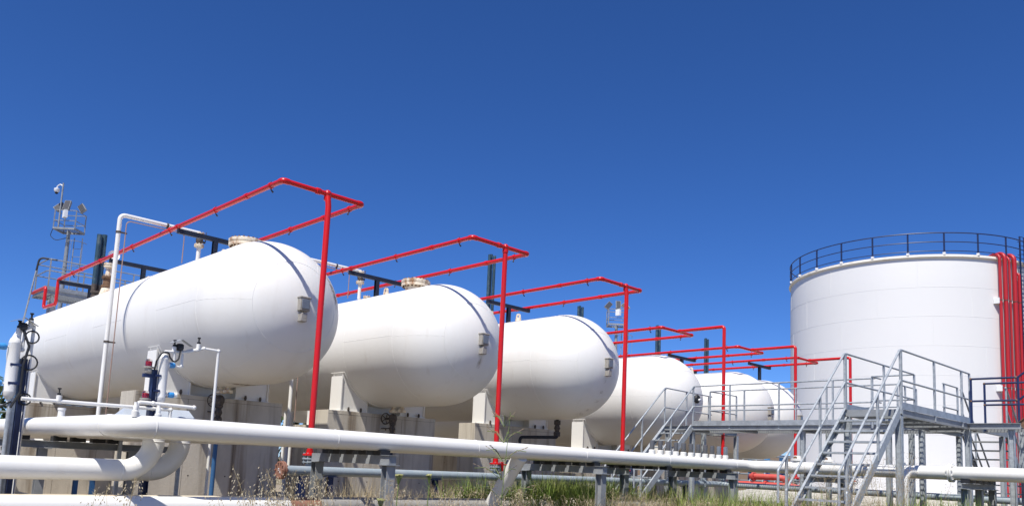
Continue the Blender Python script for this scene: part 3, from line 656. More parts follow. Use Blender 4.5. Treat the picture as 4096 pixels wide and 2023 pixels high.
# grey eye-level header behind the rack
H = pipe_thing('grey water header pipe with a brown blind flange, feeding the red risers', [(8.35, 15.1, -.27), (25.2, 15.1, -.27), (25.2, -1, -.33)], .098, .4, mat_='header', seg=20, name='water_header', group='water headers')
b = MB(); b.flange((8.30, 15.1, -.27), (1, 0, 0), .185, .035, .012, 10, .014)
b.build('blind_flange', M['primer'], H)
for x in (9.1, 12.0, 14.34, 17.0, 19.66, 22.6):
    q = MB(); q.ibeam((x + .35, 15.1, GZ), (x + .35, 15.1, -.38), .12, .12); q.box((x + .2, 15.0, -.385), (x + .5, 15.2, -.368)); q.build('stand', M['navy'], H)
q = MB(); q.ibeam((8.72, 15.0, GZ), (8.72, 15.0, -.38), .14, .14); q.build('stand', M['navy'], H)
q = MB(); q.flange((24.0, 15.1, -.27), (1, 0, 0), .17, .03, .01, 10); q.build('flange', M['header'], H)
# chalk strokes on the blind flange
q = MB()
for pts in ([(8.248, 15.13, -.23), (8.248, 15.13, -.29)], [(8.248, 15.13, -.23), (8.248, 15.095, -.245), (8.248, 15.095, -.275), (8.248, 15.13, -.29)], [(8.248, 15.08, -.33), (8.248, 15.06, -.28), (8.248, 15.035, -.33), (8.248, 15.08, -.32)]): q.tube(pts, .004, 5)
q.build('chalk_mark', M['box'], H)
t = thing('fire_water_pipes', (27, 13, GZ), 'pair of red fire water pipes low behind the walkway legs', 'pipe')
for (z, y0, y1, x) in ((.06, 14.2, 15.6, 28.0), (-.24, 13.7, 16.2, 28.0)):
    q = MB(); q.tube([(x + 1.5, y1, z), (x, y1, z), (x, y0, z), (x + .6, y0, z - .3)], .11, 16, .25); q.flange((x, y0 + 1.2, z), (0, 1, 0), .17, .03, .01, 8); q.build('pipe', M['fadedred'], t)
q = MB(); q.wheel((27.9, 13.35, -.25), (-.8, -.5, 0), .2); q.cyl((28.0, 13.4, -.25), (28.3, 13.7, -.3), .05); q.build('handwheel', M['red'], t)

# ------------------------------------------------------------------ level gauges by the rack
def gauge(x, y, z, label, side, tall):
    """Float chamber with column, strobes and small-bore piping; (x, y, z) is the chamber's lower end."""
    t = thing('level_gauge', (x, y, GZ), label, 'level gauge', 'white level gauges by the pipe rack')
    H_ = .92 if side > 0 else 1.0
    b = MB(); b.lathe((x, y, z), (0, 0, 1), [(.03, -.06), (.03, -.02), (.055, .0), (.085, .05), (.09, .09), (.093, .10), (.093, .115), (.09, .125), (.09, H_ - .12), (.093, H_ - .11), (.093, H_ - .10), (.088, H_ - .08), (.07, H_ - .03), (.03, H_), (.0, H_ + .005)], 28)
    b.build('float_chamber', M['pipe'], t)
    cx = x - .13 if side > 0 else x + .17
    b = MB(); b.channel((cx, y + .0, GZ), (cx, y + .0, z + H_ * .66), .09, .12, .012, (1, 0, 0)); b.channel((cx, y + .001, GZ), (cx, y + .001, z + H_ * .66 - .01), -.05, .116, .012, (1, 0, 0)); b.build('column', M['navy'], t)
    b = MB(); b.box((cx - .02, y - .09, z + .52 * H_), (x - .05, y - .02, z + .56 * H_)); b.box((cx - .02, y - .09, z + .22 * H_), (x - .05, y - .02, z + .26 * H_)); b.build('bracket', M['navy'], t)
    s = 1 if side > 0 else 1
    a = x; zt = z + H_
    # small bore white pipework
    b = MB()
    if side > 0:
        b.tube([(x + .0, y, zt + .04), (x + .36, y, zt + .07), (x + .73, y, zt + .19), (x + 1.02, y, zt + .18), (x + 1.02, y, -1.05)], .028, 10, .035)
        b.tube([(x + .18, y, zt + .05), (x + .20, y, zt - .21), (x + .33, y, zt - .22), (x + .33, y, zt + .07)], .024, 10, .04)
        for px, pz in ((x + .73, zt + .19), (x + 1.02, zt + .18), (x + .33, zt + .07), (x + .33, zt - .2), (x + .2, zt - .2)): b.ball((px, y, pz), .04, 12)
        b.cyl((x + .40, y, zt + .08), (x + .52, y, zt + .12), .04, 10); b.cyl((x + .56, y, zt + .13), (x + .62, y, zt + .15), .04, 10)
    else:
        b.tube([(x + .02, y, zt - .02), (x + .06, y, zt + .10), (x + .22, y, zt + .20), (x + .24, y, zt + .2), (x + .23, y, -.9)], .028, 10, .03)
        b.tube([(x + .05, y - .02, zt + .07), (x + .05, y - .02, zt - .21), (x + .11, y - .02, zt - .22), (x + .11, y - .02, zt + .10)], .022, 10, .03)
        for px, pz in ((x + .23, zt + .19), (x + .11, zt - .2), (x + .10, zt + .12)): b.ball((px, y, pz), .04, 12)
    b.build('sample_pipe', M['pipe'], t)
    # bleed valves
    spots = ((x + .17, zt + .06), (x + .62, zt + .17)) if side > 0 else ((x + .19, zt + .20), (x + .03, zt + .05))
    for px, pz in spots:
        b = MB(); b.lathe((px, y, pz), (0, 0, 1), [(.04, 0), (.04, .09), (.02, .1)], 12, 0); b.lathe((px, y, pz + .1), (0, 0, 1), [(.035, 0), (.035, .03), (.015, .04), (.015, .09), (.03, .1), (.03, .12), (0, .125)], 10, 1)
        b.build('bleed_valve', [M['pipe'], M['black']], t)
    # transmitter under a bent sheet visor
    vx, vz = (x + .27, zt + .14) if side > 0 else (x + .08, zt + .16)
    b = MB(); b.lathe((vx, y, vz - .04), (0, 0, 1), [(.05, 0), (.07, .03), (.07, .1), (.05, .12)], 14); b.lathe((vx - .01, y - .09, vz), (0, 1, 0), [(.045, 0), (.05, .02), (.05, .16), (.045, .18)], 14); tr = b.build('transmitter', M['black'], t)
    b = MB(); vs = [(vx - .20, y - .12, vz + .06), (vx + .0, y - .12, vz + .15), (vx + .20, y - .12, vz + .04), (vx - .16, y + .14, vz + .09), (vx + .04, y + .14, vz + .18), (vx + .24, y + .14, vz + .07)]
    b.add(vs + [(q[0], q[1], q[2] + .006) for q in vs], [(0, 3, 4, 1), (1, 4, 5, 2), (6, 7, 10, 9), (7, 8, 11, 10), (0, 1, 7, 6), (1, 2, 8, 7), (2, 5, 11, 8), (3, 9, 10, 4), (4, 10, 11, 5), (0, 6, 9, 3)]); b.build('sun_visor', M['greysteel'], tr)
    b = MB()
    if side > 0:
        b.tube([(vx, y - .06, vz), (vx - .04, y - .1, vz - .22), (vx - .12, y - .1, vz - .30), (vx - .2, y - .08, vz - .2), (vx - .22, y - .08, vz - .12), (x - .08, y - .1, vz - .13), (x - .16, y - .08, vz - .3), (x - .17, y - .05, z + .6)], .016, 8, .08)
    else:
        b.tube([(vx, y - .06, vz - .04), (vx + .10, y - .1, vz - .3), (x + .13, y - .1, z + .55), (x + .13, y - .1, z + .1), (x + .02, y - .1, z - .15)], .02, 8, .1)
        for cz, rr in ((z + 1.02, .10), (z + .60, .12), (z + .0, .09)):
            b.tube([(x + .22 + rr * math.sin(2 * math.pi * k / 18), y - .05, cz + rr * math.cos(2 * math.pi * k / 18)) for k in range(18)], .013, 8, 0, 0, True)
        b.tube([(x + .02, y - .1, z - .05), (x - .15, y, z - .18), (x - .5, y + .2, z - .12), (x - .9, y + .4, z + .1)], .015, 8, .1)
    b.build('cable', M['black'], t)
    # blue headed switches
    for px, pz, dx in (((x + .16, zt - .20, -.06), (x + .20, z + .17, .07)) if side > 0 else ((x - .16, z + .82, -.09), (x - .17, z + .23, -.09))):
        b = MB(); b.lathe((px, y, pz), (1, 0, 0), [(.0, -.06), (.05, -.055), (.055, -.02), (.055, .03), (.04, .05), (.0, .055)], 16); sw = b.build('level_switch', M['skyblue'], t)
        b = MB(); b.lathe((px + dx, y, pz), (1, 0, 0), [(0, -.035), (.048, -.03), (.05, .02), (0, .03)], 16); b.cyl((px, y, pz), (x, y, pz), .016, 8); b.build('switch_cap', M['pipe'], sw)
    if side > 0:
        for pz in (z + .60, z + .02):
            b = MB(); px = x - .27; b.lathe((px, y - .02, pz - .08), (0, 0, 1), [(.05, 0), (.062, .02), (.062, .09), (.095, .10), (.095, .125), (.06, .13)], 16); b.lathe((px, y - .08, pz - .03), (0, -1, 0), [(.03, 0), (.03, .02), (0, .022)], 12); st = b.build('strobe_light', M['lampgrey'], t)
            b = MB(); b.lathe((px, y - .02, pz + .05), (0, 0, 1), [(.048, 0), (.048, .075), (.038, .09), (0, .095)], 18); b.build('red_lens', M['redlens'], st)
            b = MB(); b.lathe((px, y - .02, pz + .05), (0, 0, 1), [(.060, 0), (.060, .09), (.045, .13), (0, .14)], 18); b.build('clear_cover', M['glass'], st)
            b = MB(); b.box((px - .08, y - .04, pz - .15), (cx, y + .03, pz - .085)); b.build('bracket', M['navy'], t)
    else:
        b = MB(); b.channel((x + .07, y - .04, GZ), (x + .07, y - .04, z + .02), .06, .06, .008, (1, 0, 0)); b.cyl((x + .02, y - .05, GZ), (x + .02, y - .05, z - .06), .035, 12); b.build('strut', M['galv'], t)
    return t
gauge(5.74, 15.1, .87, 'white level gauge with two red strobe lights in front of the frontmost pier', 1, .9)
gauge(3.285, 14.92, .735, 'white level gauge with coiled black cables at the left edge', -1, 1.0)
t = thing('sample_line', (3.5, 15.1, .7), 'thin white line running from the left gauge to the canopy', 'pipe')
b = MB(); b.tube([(3.44, 14.8, .74), (5.95, 15.1, .765), (5.95, 15.1, .45)], .032, 10, .05); b.ball((5.95, 15.1, .765), .042); b.ball((5.62, 15.1, .765), .045); b.build('pipe', M['pipe'], t)
b = MB(); b.lathe((4.0, 14.87, .75), (0, 0, 1), [(.04, 0), (.04, .09), (.02, .1)], 12, 0); b.lathe((4.0, 14.87, .85), (0, 0, 1), [(.03, 0), (.03, .03), (.012, .04), (.012, .09), (.03, .1), (.03, .12)], 10, 1); b.build('bleed_valve', [M['pipe'], M['black']], t)
t = thing('sample_line', (5.3, 14.9, .8), 'short white line with a capped end above the grey canopy', 'pipe')
b = MB(); b.tube([(5.28, 14.9, .44), (5.28, 14.9, .85), (6.30, 14.9, .83)], .034, 10, .06); b.ball((6.30, 14.9, .83), .045); b.ball((5.55, 14.9, .845), .045); b.build('pipe', M['pipe'], t)
b = MB(); b.lathe((5.28, 14.9, .50), (0, 0, 1), [(.05, 0), (.05, .16)], 12); b.build('coupling', M['galv'], t)
t = thing('canopy', (5.85, 15.5, GZ), 'low grey sheet metal canopy roof behind the nearest long pipe', 'canopy')
b = MB(); vs = [(5.13, 15.25, .50), (5.33, 15.6, .80), (6.50, 15.6, .80), (6.62, 15.25, .50), (5.13, 16.0, .50), (6.62, 16.0, .50)]
b.add(vs, [(0, 3, 2, 1), (1, 2, 5, 4), (0, 1, 4), (2, 3, 5), (0, 4, 5, 3)]); b.build('roof', M['sheet'], t)
for x in (5.3, 6.4):
    q = MB(); q.bar((x, 15.6, GZ), (x, 15.6, .52), .06, .06); q.build('post', M['galv'], t)

# blue stub posts and a floor pipe at the lower left
k = 0
for x, y, lb in ((4.3, 19.6, 'blue stub post nearest the left gauge, under the lower pipes'), (5.8, 19.6, 'thin blue stub post left of the frontmost pier'), (6.15, 19.6, 'blue stub post touching the left side of the frontmost pier')):
    b = MB(); b.ibeam((x, y, GZ), (x, y, -.35), .09, .09, .01); b.box((x - .09, y - .09, GZ), (x + .09, y + .09, GZ + .015)); b.box((x - .08, y - .07, -.35), (x + .08, y + .07, -.335)); tag(b.build('stub_post', M['blue']), lb, 'post', 'blue stub posts')
t = thing('floor_pipe', (4, 24, GZ), 'thin grey pipe sloping across the concrete floor behind the ground pipes', 'pipe')
b = MB(); b.tube([(3.8, 21.5, -.75), (6.4, 23.2, -1.42)], .05, 10); b.build('pipe', M['galv'], t)
b = MB(); b.bar((4.4, 21.9, GZ), (4.4, 21.9, -.95), .05, .05); b.build('prop', M['galv'], t)

# ------------------------------------------------------------------ galvanised platforms and stairs
DZ = 1.60; RT = 1.28; RM = .62; rr_ = .023
def grating(b, x0, y0, x1, y1, z, along='x', step=.075):
    if along == 'x':
        n = int((x1 - x0) / step)
        for k in range(n + 1): x = x0 + (x1 - x0) * k / n; b.box((x - .004, y0, z - .035), (x + .004, y1, z))
        m = int((y1 - y0) / .2)
        for k in range(m + 1): y = y0 + (y1 - y0) * k / m; b.box((x0, y - .005, z - .018), (x1, y + .005, z - .003))
    else:
        n = int((y1 - y0) / step)
        for k in range(n + 1): y = y0 + (y1 - y0) * k / n; b.box((x0, y - .004, z - .035), (x1, y + .004, z))
        m = int((x1 - x0) / .2)
        for k in range(m + 1): x = x0 + (x1 - x0) * k / m; b.box((x - .005, y0, z - .018), (x + .005, y1, z - .003))
def rail_run(t, pts, z, mat_='galv', posts=None, top=RT, mid=RM, name='handrail', r=rr_):
    b = MB()
    for h in (top, mid): b.tube([(x, y, z + h) for x, y in pts], r, 8, .05)
    o = b.build(name, M[mat_], t)
    for x, y in (posts if posts is not None else pts):
        q = MB(); q.bar((x, y, z - .12), (x, y, z + top), .045, .045); q.build('post', M[mat_], o)
    return o
def toe(t, p, q, z, mat_='alu'):
    b = MB(); b.bar((*p, z + .075), (*q, z + .075), .008, .15); b.build('toe_board', M[mat_], t)
def edge(t, p, q, z, mat_='greysteel'):
    b = MB(); b.channel((*p, z - .075), (*q, z - .075), .06, .15, .01); b.build('edge_beam', M[mat_], t)
def leg(t, x, y, z, mat_='galv'):
    b = MB(); b.ibeam((x, y, GZ), (x, y, z), .13, .13, .012); b.box((x - .11, y - .11, GZ), (x + .11, y + .11, GZ + .02)); b.build('leg', M[mat_], t)

A = thing('access_platform', (20.3, 7.05, GZ), 'grey grated landing with handrails at the top of the nearest steel stair', 'platform', 'galvanised platforms')
b = MB(); grating(b, 18.0, 6.47, 25.95, 7.63, DZ, 'x'); b.build('deck_grating', M['galv'], A)
edge(A, (25.97, 6.45), (17.95, 6.45), DZ); edge(A, (17.95, 7.65), (25.97, 7.65), DZ); edge(A, (17.95, 6.45), (17.95, 7.65), DZ)
for x in (19.8, 21.5, 23.2): b = MB(); b.ibeam((x, 6.48, DZ - .11), (x, 7.62, DZ - .11), .08, .12); b.build('joist', M['greysteel'], A)
toe(A, (17.97, 6.43), (22.65, 6.43), DZ); toe(A, (17.97, 7.67), (22.3, 7.67), DZ)
rail_run(A, [(18.0, 6.45), (22.65, 6.45)], DZ, posts=[(18.0, 6.45), (20.06, 6.45), (22.02, 6.45), (22.65, 6.45)])
rail_run(A, [(18.0, 7.65), (22.26, 7.65), (22.26, 8.75), (22.9, 8.75)], DZ, posts=[(18.0, 7.65), (20.22, 7.65), (22.26, 7.65), (22.3, 8.75)])
for x, y in ((17.98, 6.5), (17.98, 7.6), (22.6, 6.5), (22.6, 7.6), (25.6, 6.5), (25.6, 7.6)): leg(A, x, y, DZ - .15)

W = thing('walkway', (23.4, 12, GZ), 'long grey elevated walkway crossing in front of the far bullet tanks', 'walkway', 'galvanised platforms')
b = MB(); grating(b, 22.67, 7.68, 24.2, 15.72, DZ, 'y'); b.build('deck_grating', M['galv'], W)
edge(W, (22.65, 15.75), (22.65, 7.66), DZ); edge(W, (24.22, 7.66), (24.22, 15.75), DZ)
for y in (9.2, 11.2, 13.2, 15.0): b = MB(); b.ibeam((22.68, y, DZ - .11), (24.2, y, DZ - .11), .08, .12); b.build('joist', M['greysteel'], W)
toe(W, (22.63, 14.64), (22.63, 7.7), DZ); toe(W, (24.24, 7.7), (24.24, 15.0), DZ)
rail_run(W, [(22.65, 14.64), (22.65, 8.8)], DZ, posts=[(22.65, 14.64), (22.65, 13.3), (22.65, 11.65), (22.65, 10.0), (22.65, 8.9)])
rail_run(W, [(24.25, 8.8), (24.25, 15.0)], DZ, posts=[(24.25, 8.8), (24.25, 10.9), (24.25, 11.9), (24.25, 13.7), (24.25, 15.0)])
rail_run(W, [(22.7, 15.75), (25.9, 15.95)], DZ, posts=[(24.1, 15.85), (25.7, 15.95)])
rail_run(W, [(24.25, 15.0), (26.0, 15.0)], DZ, posts=[(26.0, 15.0)])
b = MB(); grating(b, 24.26, 15.0, 26.0, 15.9, DZ, 'x'); b.build('landing_grating', M['galv'], W)
for p, q in (((24.25, 15.0), (26.0, 15.0)), ((26.0, 15.0), (26.0, 15.95)), ((26.0, 15.95), (22.7, 15.8))): edge(W, p, q, DZ)
for x, y in ((22.72, 14.7), (22.72, 15.65), (24.2, 15.2), (26.0, 15.0), (22.75, 10.95), (24.15, 10.8), (22.75, 8.5), (24.15, 8.4)): leg(W, x, y, DZ - .15)
rail_run(W, [(24.25, 8.8), (25.75, 8.8)], DZ, posts=[(24.85, 8.8), (25.75, 8.8)])
rail_run(W, [(24.5, 7.66), (25.75, 7.66)], DZ, posts=[(24.6, 7.66), (25.75, 7.66)])

def stair(x0, y0, y1, zt, sgn, label, mat_='galv', slope=.875, zb=GZ, xend=3.1, rl='galv'):
    """Stair going down from (x0, zt) in direction sgn*X, between y0 and y1."""
    t = thing('steel_stair', (x0 + sgn * (zt - zb) / slope / 2, (y0 + y1) / 2, zb), label, 'stair', 'galvanised steel stairs')
    run = (zt - zb) / slope
    for y in (y0, y1):
        b = MB(); b.channel((x0, y, zt - .04), (x0 + sgn * run, y, zb + .02), .05 if (y == y0) == (sgn < 0) else -.05, .19, .01); b.build('stringer', M[mat_], t)
    n = int((zt - zb) / .245)
    for k in range(1, n + 1):
        z = zt - .245 * k; x = x0 + sgn * (.245 * k) / slope
        b = MB(); b.box((x - .12, y0 + .03, z - .04), (x - .11, y1 - .03, z)); b.box((x + .11, y0 + .03, z - .04), (x + .12, y1 - .03, z))
        for j in range(7): xx = x - .10 + .2 * j / 6; b.box((xx - .004, y0 + .03, z - .03), (xx + .004, y1 - .03, z))
        for yy in (y0 + .03, y1 - .05): b.box((x - .12, yy, z - .06), (x + .12, yy + .02, z + .0))
        b.build('tread', M[mat_], t)
    for y in (y0, y1):
        b = MB(); xe = x0 + sgn * xend; ze = zt + RT - xend * slope
        b.tube([(x0 - sgn * .05, y, zt + RT - .05), (x0, y, zt + RT), (xe, y, ze), (xe, y, ze - .62)], .026, 10, .06)
        b.tube([(x0, y, zt + RM), (x0 + sgn * (xend - .32), y, zt + RM - (xend - .32) * slope), (x0 + sgn * (xend - .32), y, zt + RM - (xend - .32) * slope - .3)], .026, 10, .04)
        b.tube([(x0, y, zt - .1), (x0, y, zt + RT)], .026, 8)
        o = b.build('handrail', M[rl], t)
        for d in (1.25, xend - .35):
            q = MB(); q.bar((x0 + sgn * d, y, zt - d * slope - .05), (x0 + sgn * d, y, zt + RT - d * slope), .045, .045); q.build('post', M[rl], o)
    return t
stair(17.95, 6.45, 7.65, DZ, -1, 'nearest grey steel stair at lower right, rising towards the grated landing')
stair(22.65, 14.64, 15.75, DZ, -1, 'left grey steel stair, rising in front of the fourth bullet tank')
stair(26.0, 6.47, 7.63, DZ, 1, 'dark far-side steel stair descending away behind the blue handrails', 'greysteel')
# navy landing and stair up, at the right edge
B = thing('blue_landing', (23.0, 5.9, GZ), 'small landing with rusty navy handrails at the right edge', 'platform', 'galvanised platforms')
b = MB(); grating(b, 22.45, 5.3, 23.6, 6.38, DZ, 'y'); b.build('deck_grating', M['galv'], B)
edge(B, (22.42, 6.40), (22.42, 5.28), DZ + .002); edge(B, (23.62, 5.28), (23.62, 6.40), DZ + .002)
for x in (22.45, 23.58): rail_run(B, [(x, 6.36), (x, 5.32)], DZ, 'navy', [(x, 6.36), (x, 5.32)], 1.12, .56, 'handrail', .026)
for x, y in ((22.5, 5.5), (23.5, 5.5)): leg(B, x, y, DZ - .15)
for x, y in ((22.45, 6.36), (22.45, 5.36), (23.58, 6.36)):
    q = MB(); q.ball((x, y, DZ + 1.12), .034, 10); q.ball((x, y, DZ + .56), .034, 10); q.build('rust_joint', M['rust'], B)
t = thing('blue_stair', (23.0, 3.6, DZ), 'navy railed stair climbing out of the picture at the right edge', 'stair')
for x in (22.45, 23.58):
    q = MB(); q.channel((x, 5.28, DZ - .07), (x, 2.2, DZ + 2.4), .05, .22, .01); q.build('stringer', M['rust'] if x < 23 else M['greysteel'], t)
    q = MB(); q.tube([(x, 5.32, DZ + 1.12), (x, 2.2, DZ + 3.6)], .026, 8); q.tube([(x, 5.32, DZ + .56), (x, 2.2, DZ + 3.04)], .026, 8); hr = q.build('handrail', M['navy'], t)
for k in range(9):
    y = 5.1 - .31 * k; z = DZ + .12 + .25 * k; q = MB(); q.box((22.48, y - .12, z - .03), (23.55, y + .12, z)); q.build('tread', M['galv'], t)

# ------------------------------------------------------------------ big cylinder tank
C = thing('cylinder_tank', (BT.x, BT.y, BB), 'huge upright white cylinder tank with a navy railing round its roof', 'storage tank')
b = MB(); prof = []; nc = 8; ch = (BZ - BB - .25) / nc
for k in range(nc):
    z0 = BB + k * ch; prof += [(BR, z0), (BR, z0 + ch * .5)]
prof += [(BR - .05, BZ - .25), (BR - .05, BZ)]
b.lathe((BT.x, BT.y, 0), (0, 0, 1), prof + [(0, BZ + .5)], 160)
for k in range(nc):                                     # vertical plate seams, staggered course by course
    for j in range(9):
        a = R(j * 40 + (k * 17) % 40 + 5); r = BR + .001
        p = (BT.x + r * math.cos(a), BT.y + r * math.sin(a)); b.tube([(*p, BB + k * ch + .01), (*p, BB + (k + 1) * ch - .01)], .009, 6)
for k in range(1, nc):
    b.tube([(BT.x + (BR - .009) * math.cos(2 * math.pi * j / 160), BT.y + (BR - .009) * math.sin(2 * math.pi * j / 160), BB + k * ch) for j in range(160)], .018, 6, 0, 0, True)
b.build('shell', M['bigtank'], C, 0, 30)
b = MB(); b.lathe((BT.x, BT.y, BZ - .30), (0, 0, 1), [(BR - .08, .06), (BR + .03, .06), (BR + .11, .13), (BR + .11, .17), (BR + .04, .19), (BR + .04, .30), (BR - .06, .32), (BR - .10, .20)], 160); b.build('rim_angle', M['rim'], C)
RR = BR + .02; rl = MB()
for h, r in ((1.42, .038), (.80, .032), (.18, .028)):
    rl.tube([(BT.x + RR * math.cos(2 * math.pi * k / 120), BT.y + RR * math.sin(2 * math.pi * k / 120), BZ + .05 + h) for k in range(120)], r, 8, 0, 0, True)
g = rl.build('guard_rail', M['navy'], C)
for k in range(24):
    a = 2 * math.pi * (k + .35) / 24; p = (BT.x + RR * math.cos(a), BT.y + RR * math.sin(a))
    q = MB(); q.bar((*p, BZ + .1), (*p, BZ + 1.47), .09, .09); q.build('post', M['navy'], g)
    q = MB(); q.box((p[0] - .08, p[1] - .08, BZ - .02), (p[0] + .08, p[1] + .08, BZ + .13)); q.build('post_foot', M['box'], g)
# red risers up its face
def on_tank(az):     # nearest point of the tank wall on the bearing az (degrees from +Y towards +X)
    d = Vector((math.sin(R(az)), math.cos(R(az)), 0)); bb = d.dot(BT); cc = BT.length_squared - (BR + .28)**2
    return d * (bb - math.sqrt(bb * bb - cc))
PL = ['leftmost thin', 'thick second', 'thin middle', 'thick fourth', 'short rightmost']
for k, (az, r, ztop) in enumerate(((75.93, .095, BZ + .22), (76.20, .13, BZ + .30), (76.43, .075, BZ + .15), (76.69, .145, BZ + .28), (76.92, .095, BZ - 1.0))):
    p = on_tank(az); n = (p - BT).normalized(); zt = ztop
    t = thing('fire_riser', (p.x, p.y, BB), PL[k] + ' red riser pipe of the five up the cylinder tank', 'pipe', 'red risers on the cylinder tank')
    pts = [(p.x, p.y, BB - .2), (p.x, p.y, zt), (p.x - n.x * 1.0, p.y - n.y * 1.0, zt - .05), (p.x - n.x * 1.0, p.y - n.y * 1.0, zt - .7)] if k < 4 else [(p.x, p.y, BB - .2), (p.x, p.y, zt), (p.x - n.x * .3, p.y - n.y * .3, zt)]
    b = MB(); b.tube(pts, r, 18, .42); b.build('pipe', M['redfar'], t)
    for z in (BZ - 3.0, BZ - 8.8, BZ - 14.2):
        q = MB(); q.lathe((p.x, p.y, z), (0, 0, 1), [(r + .012, 0), (r + .012, .06)], 18, 1); q.bar((p.x, p.y, z + .03), (p.x - n.x * .32, p.y - n.y * .32, z + .03), .12, .16, (0, 0, 1), 0); q.build('clamp', [M['box'], M['darkvalve']], t)
for z in (BZ - 3.0, BZ - 8.8):
    p = on_tank(75.75); n = (p - BT).normalized(); q = MB(); q.box((p.x + .05, p.y - .1, z - .2), (p.x + .5, p.y + .25, z + .18)); q.build('riser_bracket', M['box'], C)
# caged ladder right of the risers
t = thing('caged_ladder', (on_tank(77.1).x, on_tank(77.1).y, BB), 'navy caged ladder at the right edge of the cylinder tank', 'ladder')
p = on_tank(77.12); n = (p - BT).normalized(); s = Vector((-n.y, n.x, 0)); 
b = MB()
for sg in (-.25, .25): c = p + s * sg; b.bar((c.x, c.y, 2.0), (c.x, c.y, BZ + 1.6), .07, .07)
b.build('stile', M['navy'], t)
b = MB()
for k in range(50): z = 2.2 + .3 * k; b.cyl((*(p + s * .25).xy, z), (*(p - s * .25).xy, z), .02, 6)
b.build('rung', M['navy'], t)
b = MB()
for k in range(16):
    z = 3.0 + .9 * k; b.tube([tuple((p + n * (.42 * math.sin(R(a))) + s * (.42 * math.cos(R(a))) + Vector((0, 0, z)))) for a in range(-10, 200, 15)], .025, 6)
for a in (20, 60, 90, 120, 160): c = p + n * (.42 * math.sin(R(a))) + s * (.42 * math.cos(R(a))); b.bar((c.x, c.y, 3.0), (c.x, c.y, BZ + 1.5), .05, .02)
b.build('cage', M['navy'], t)

# ------------------------------------------------------------------ left service platform, floodlight masts
S = thing('service_platform', (10.2, 34.8, GZ), 'grey railed service platform behind the far end of the frontmost tank', 'platform', 'galvanised platforms')
sz = 5.89
b = MB(); grating(b, 8.26, 34.02, 13.0, 35.6, sz, 'x', .09); b.build('deck_grating', M['maststeel'], S)
for p, q in (((8.24, 34.0), (13.0, 34.0)), ((13.0, 35.62), (8.24, 35.62)), ((8.24, 35.62), (8.24, 34.0))): edge(S, p, q, sz, 'maststeel'); toe(S, p, q, sz, 'maststeel')
rail_run(S, [(13.0, 34.02), (8.34, 34.02), (8.28, 34.2), (8.28, 35.6), (13.0, 35.6)], sz, posts=[(8.34, 34.02), (9.9, 34.02), (11.4, 34.02), (13.0, 34.02), (8.28, 35.6), (10.0, 35.6), (11.6, 35.6)], top=1.2, mid=.75, mat_='maststeel')
for x, y in ((8.6, 34.3), (8.9, 35.3), (12.8, 34.2), (12.8, 35.4)): leg(S, x, y, sz - .15, 'maststeel')
b = MB(); b.tube([(7.45, 34.3, 2.2), (7.95, 34.3, 6.6)], .03, 10); gp = b.build('grab_pole', M['maststeel'], S); b = MB(); b.tube([(7.95, 34.3, 6.6), (8.01, 34.3, 7.12), (8.55, 34.0, 7.08)], .036, 10, .16); b.build('grip', M['black'], gp)
b = MB(); b.box((9.9, 34.0, 6.3), (10.15, 34.12, 6.95)); b.box((10.2, 34.0, 6.32), (10.32, 34.1, 6.9)); b.build('switch_box', M['greysteel'], S)
b = MB(); b.bar((8.75, 34.9, GZ), (8.75, 34.9, 5.7), .24, .30); b.build('column', M['greysteel'], S)

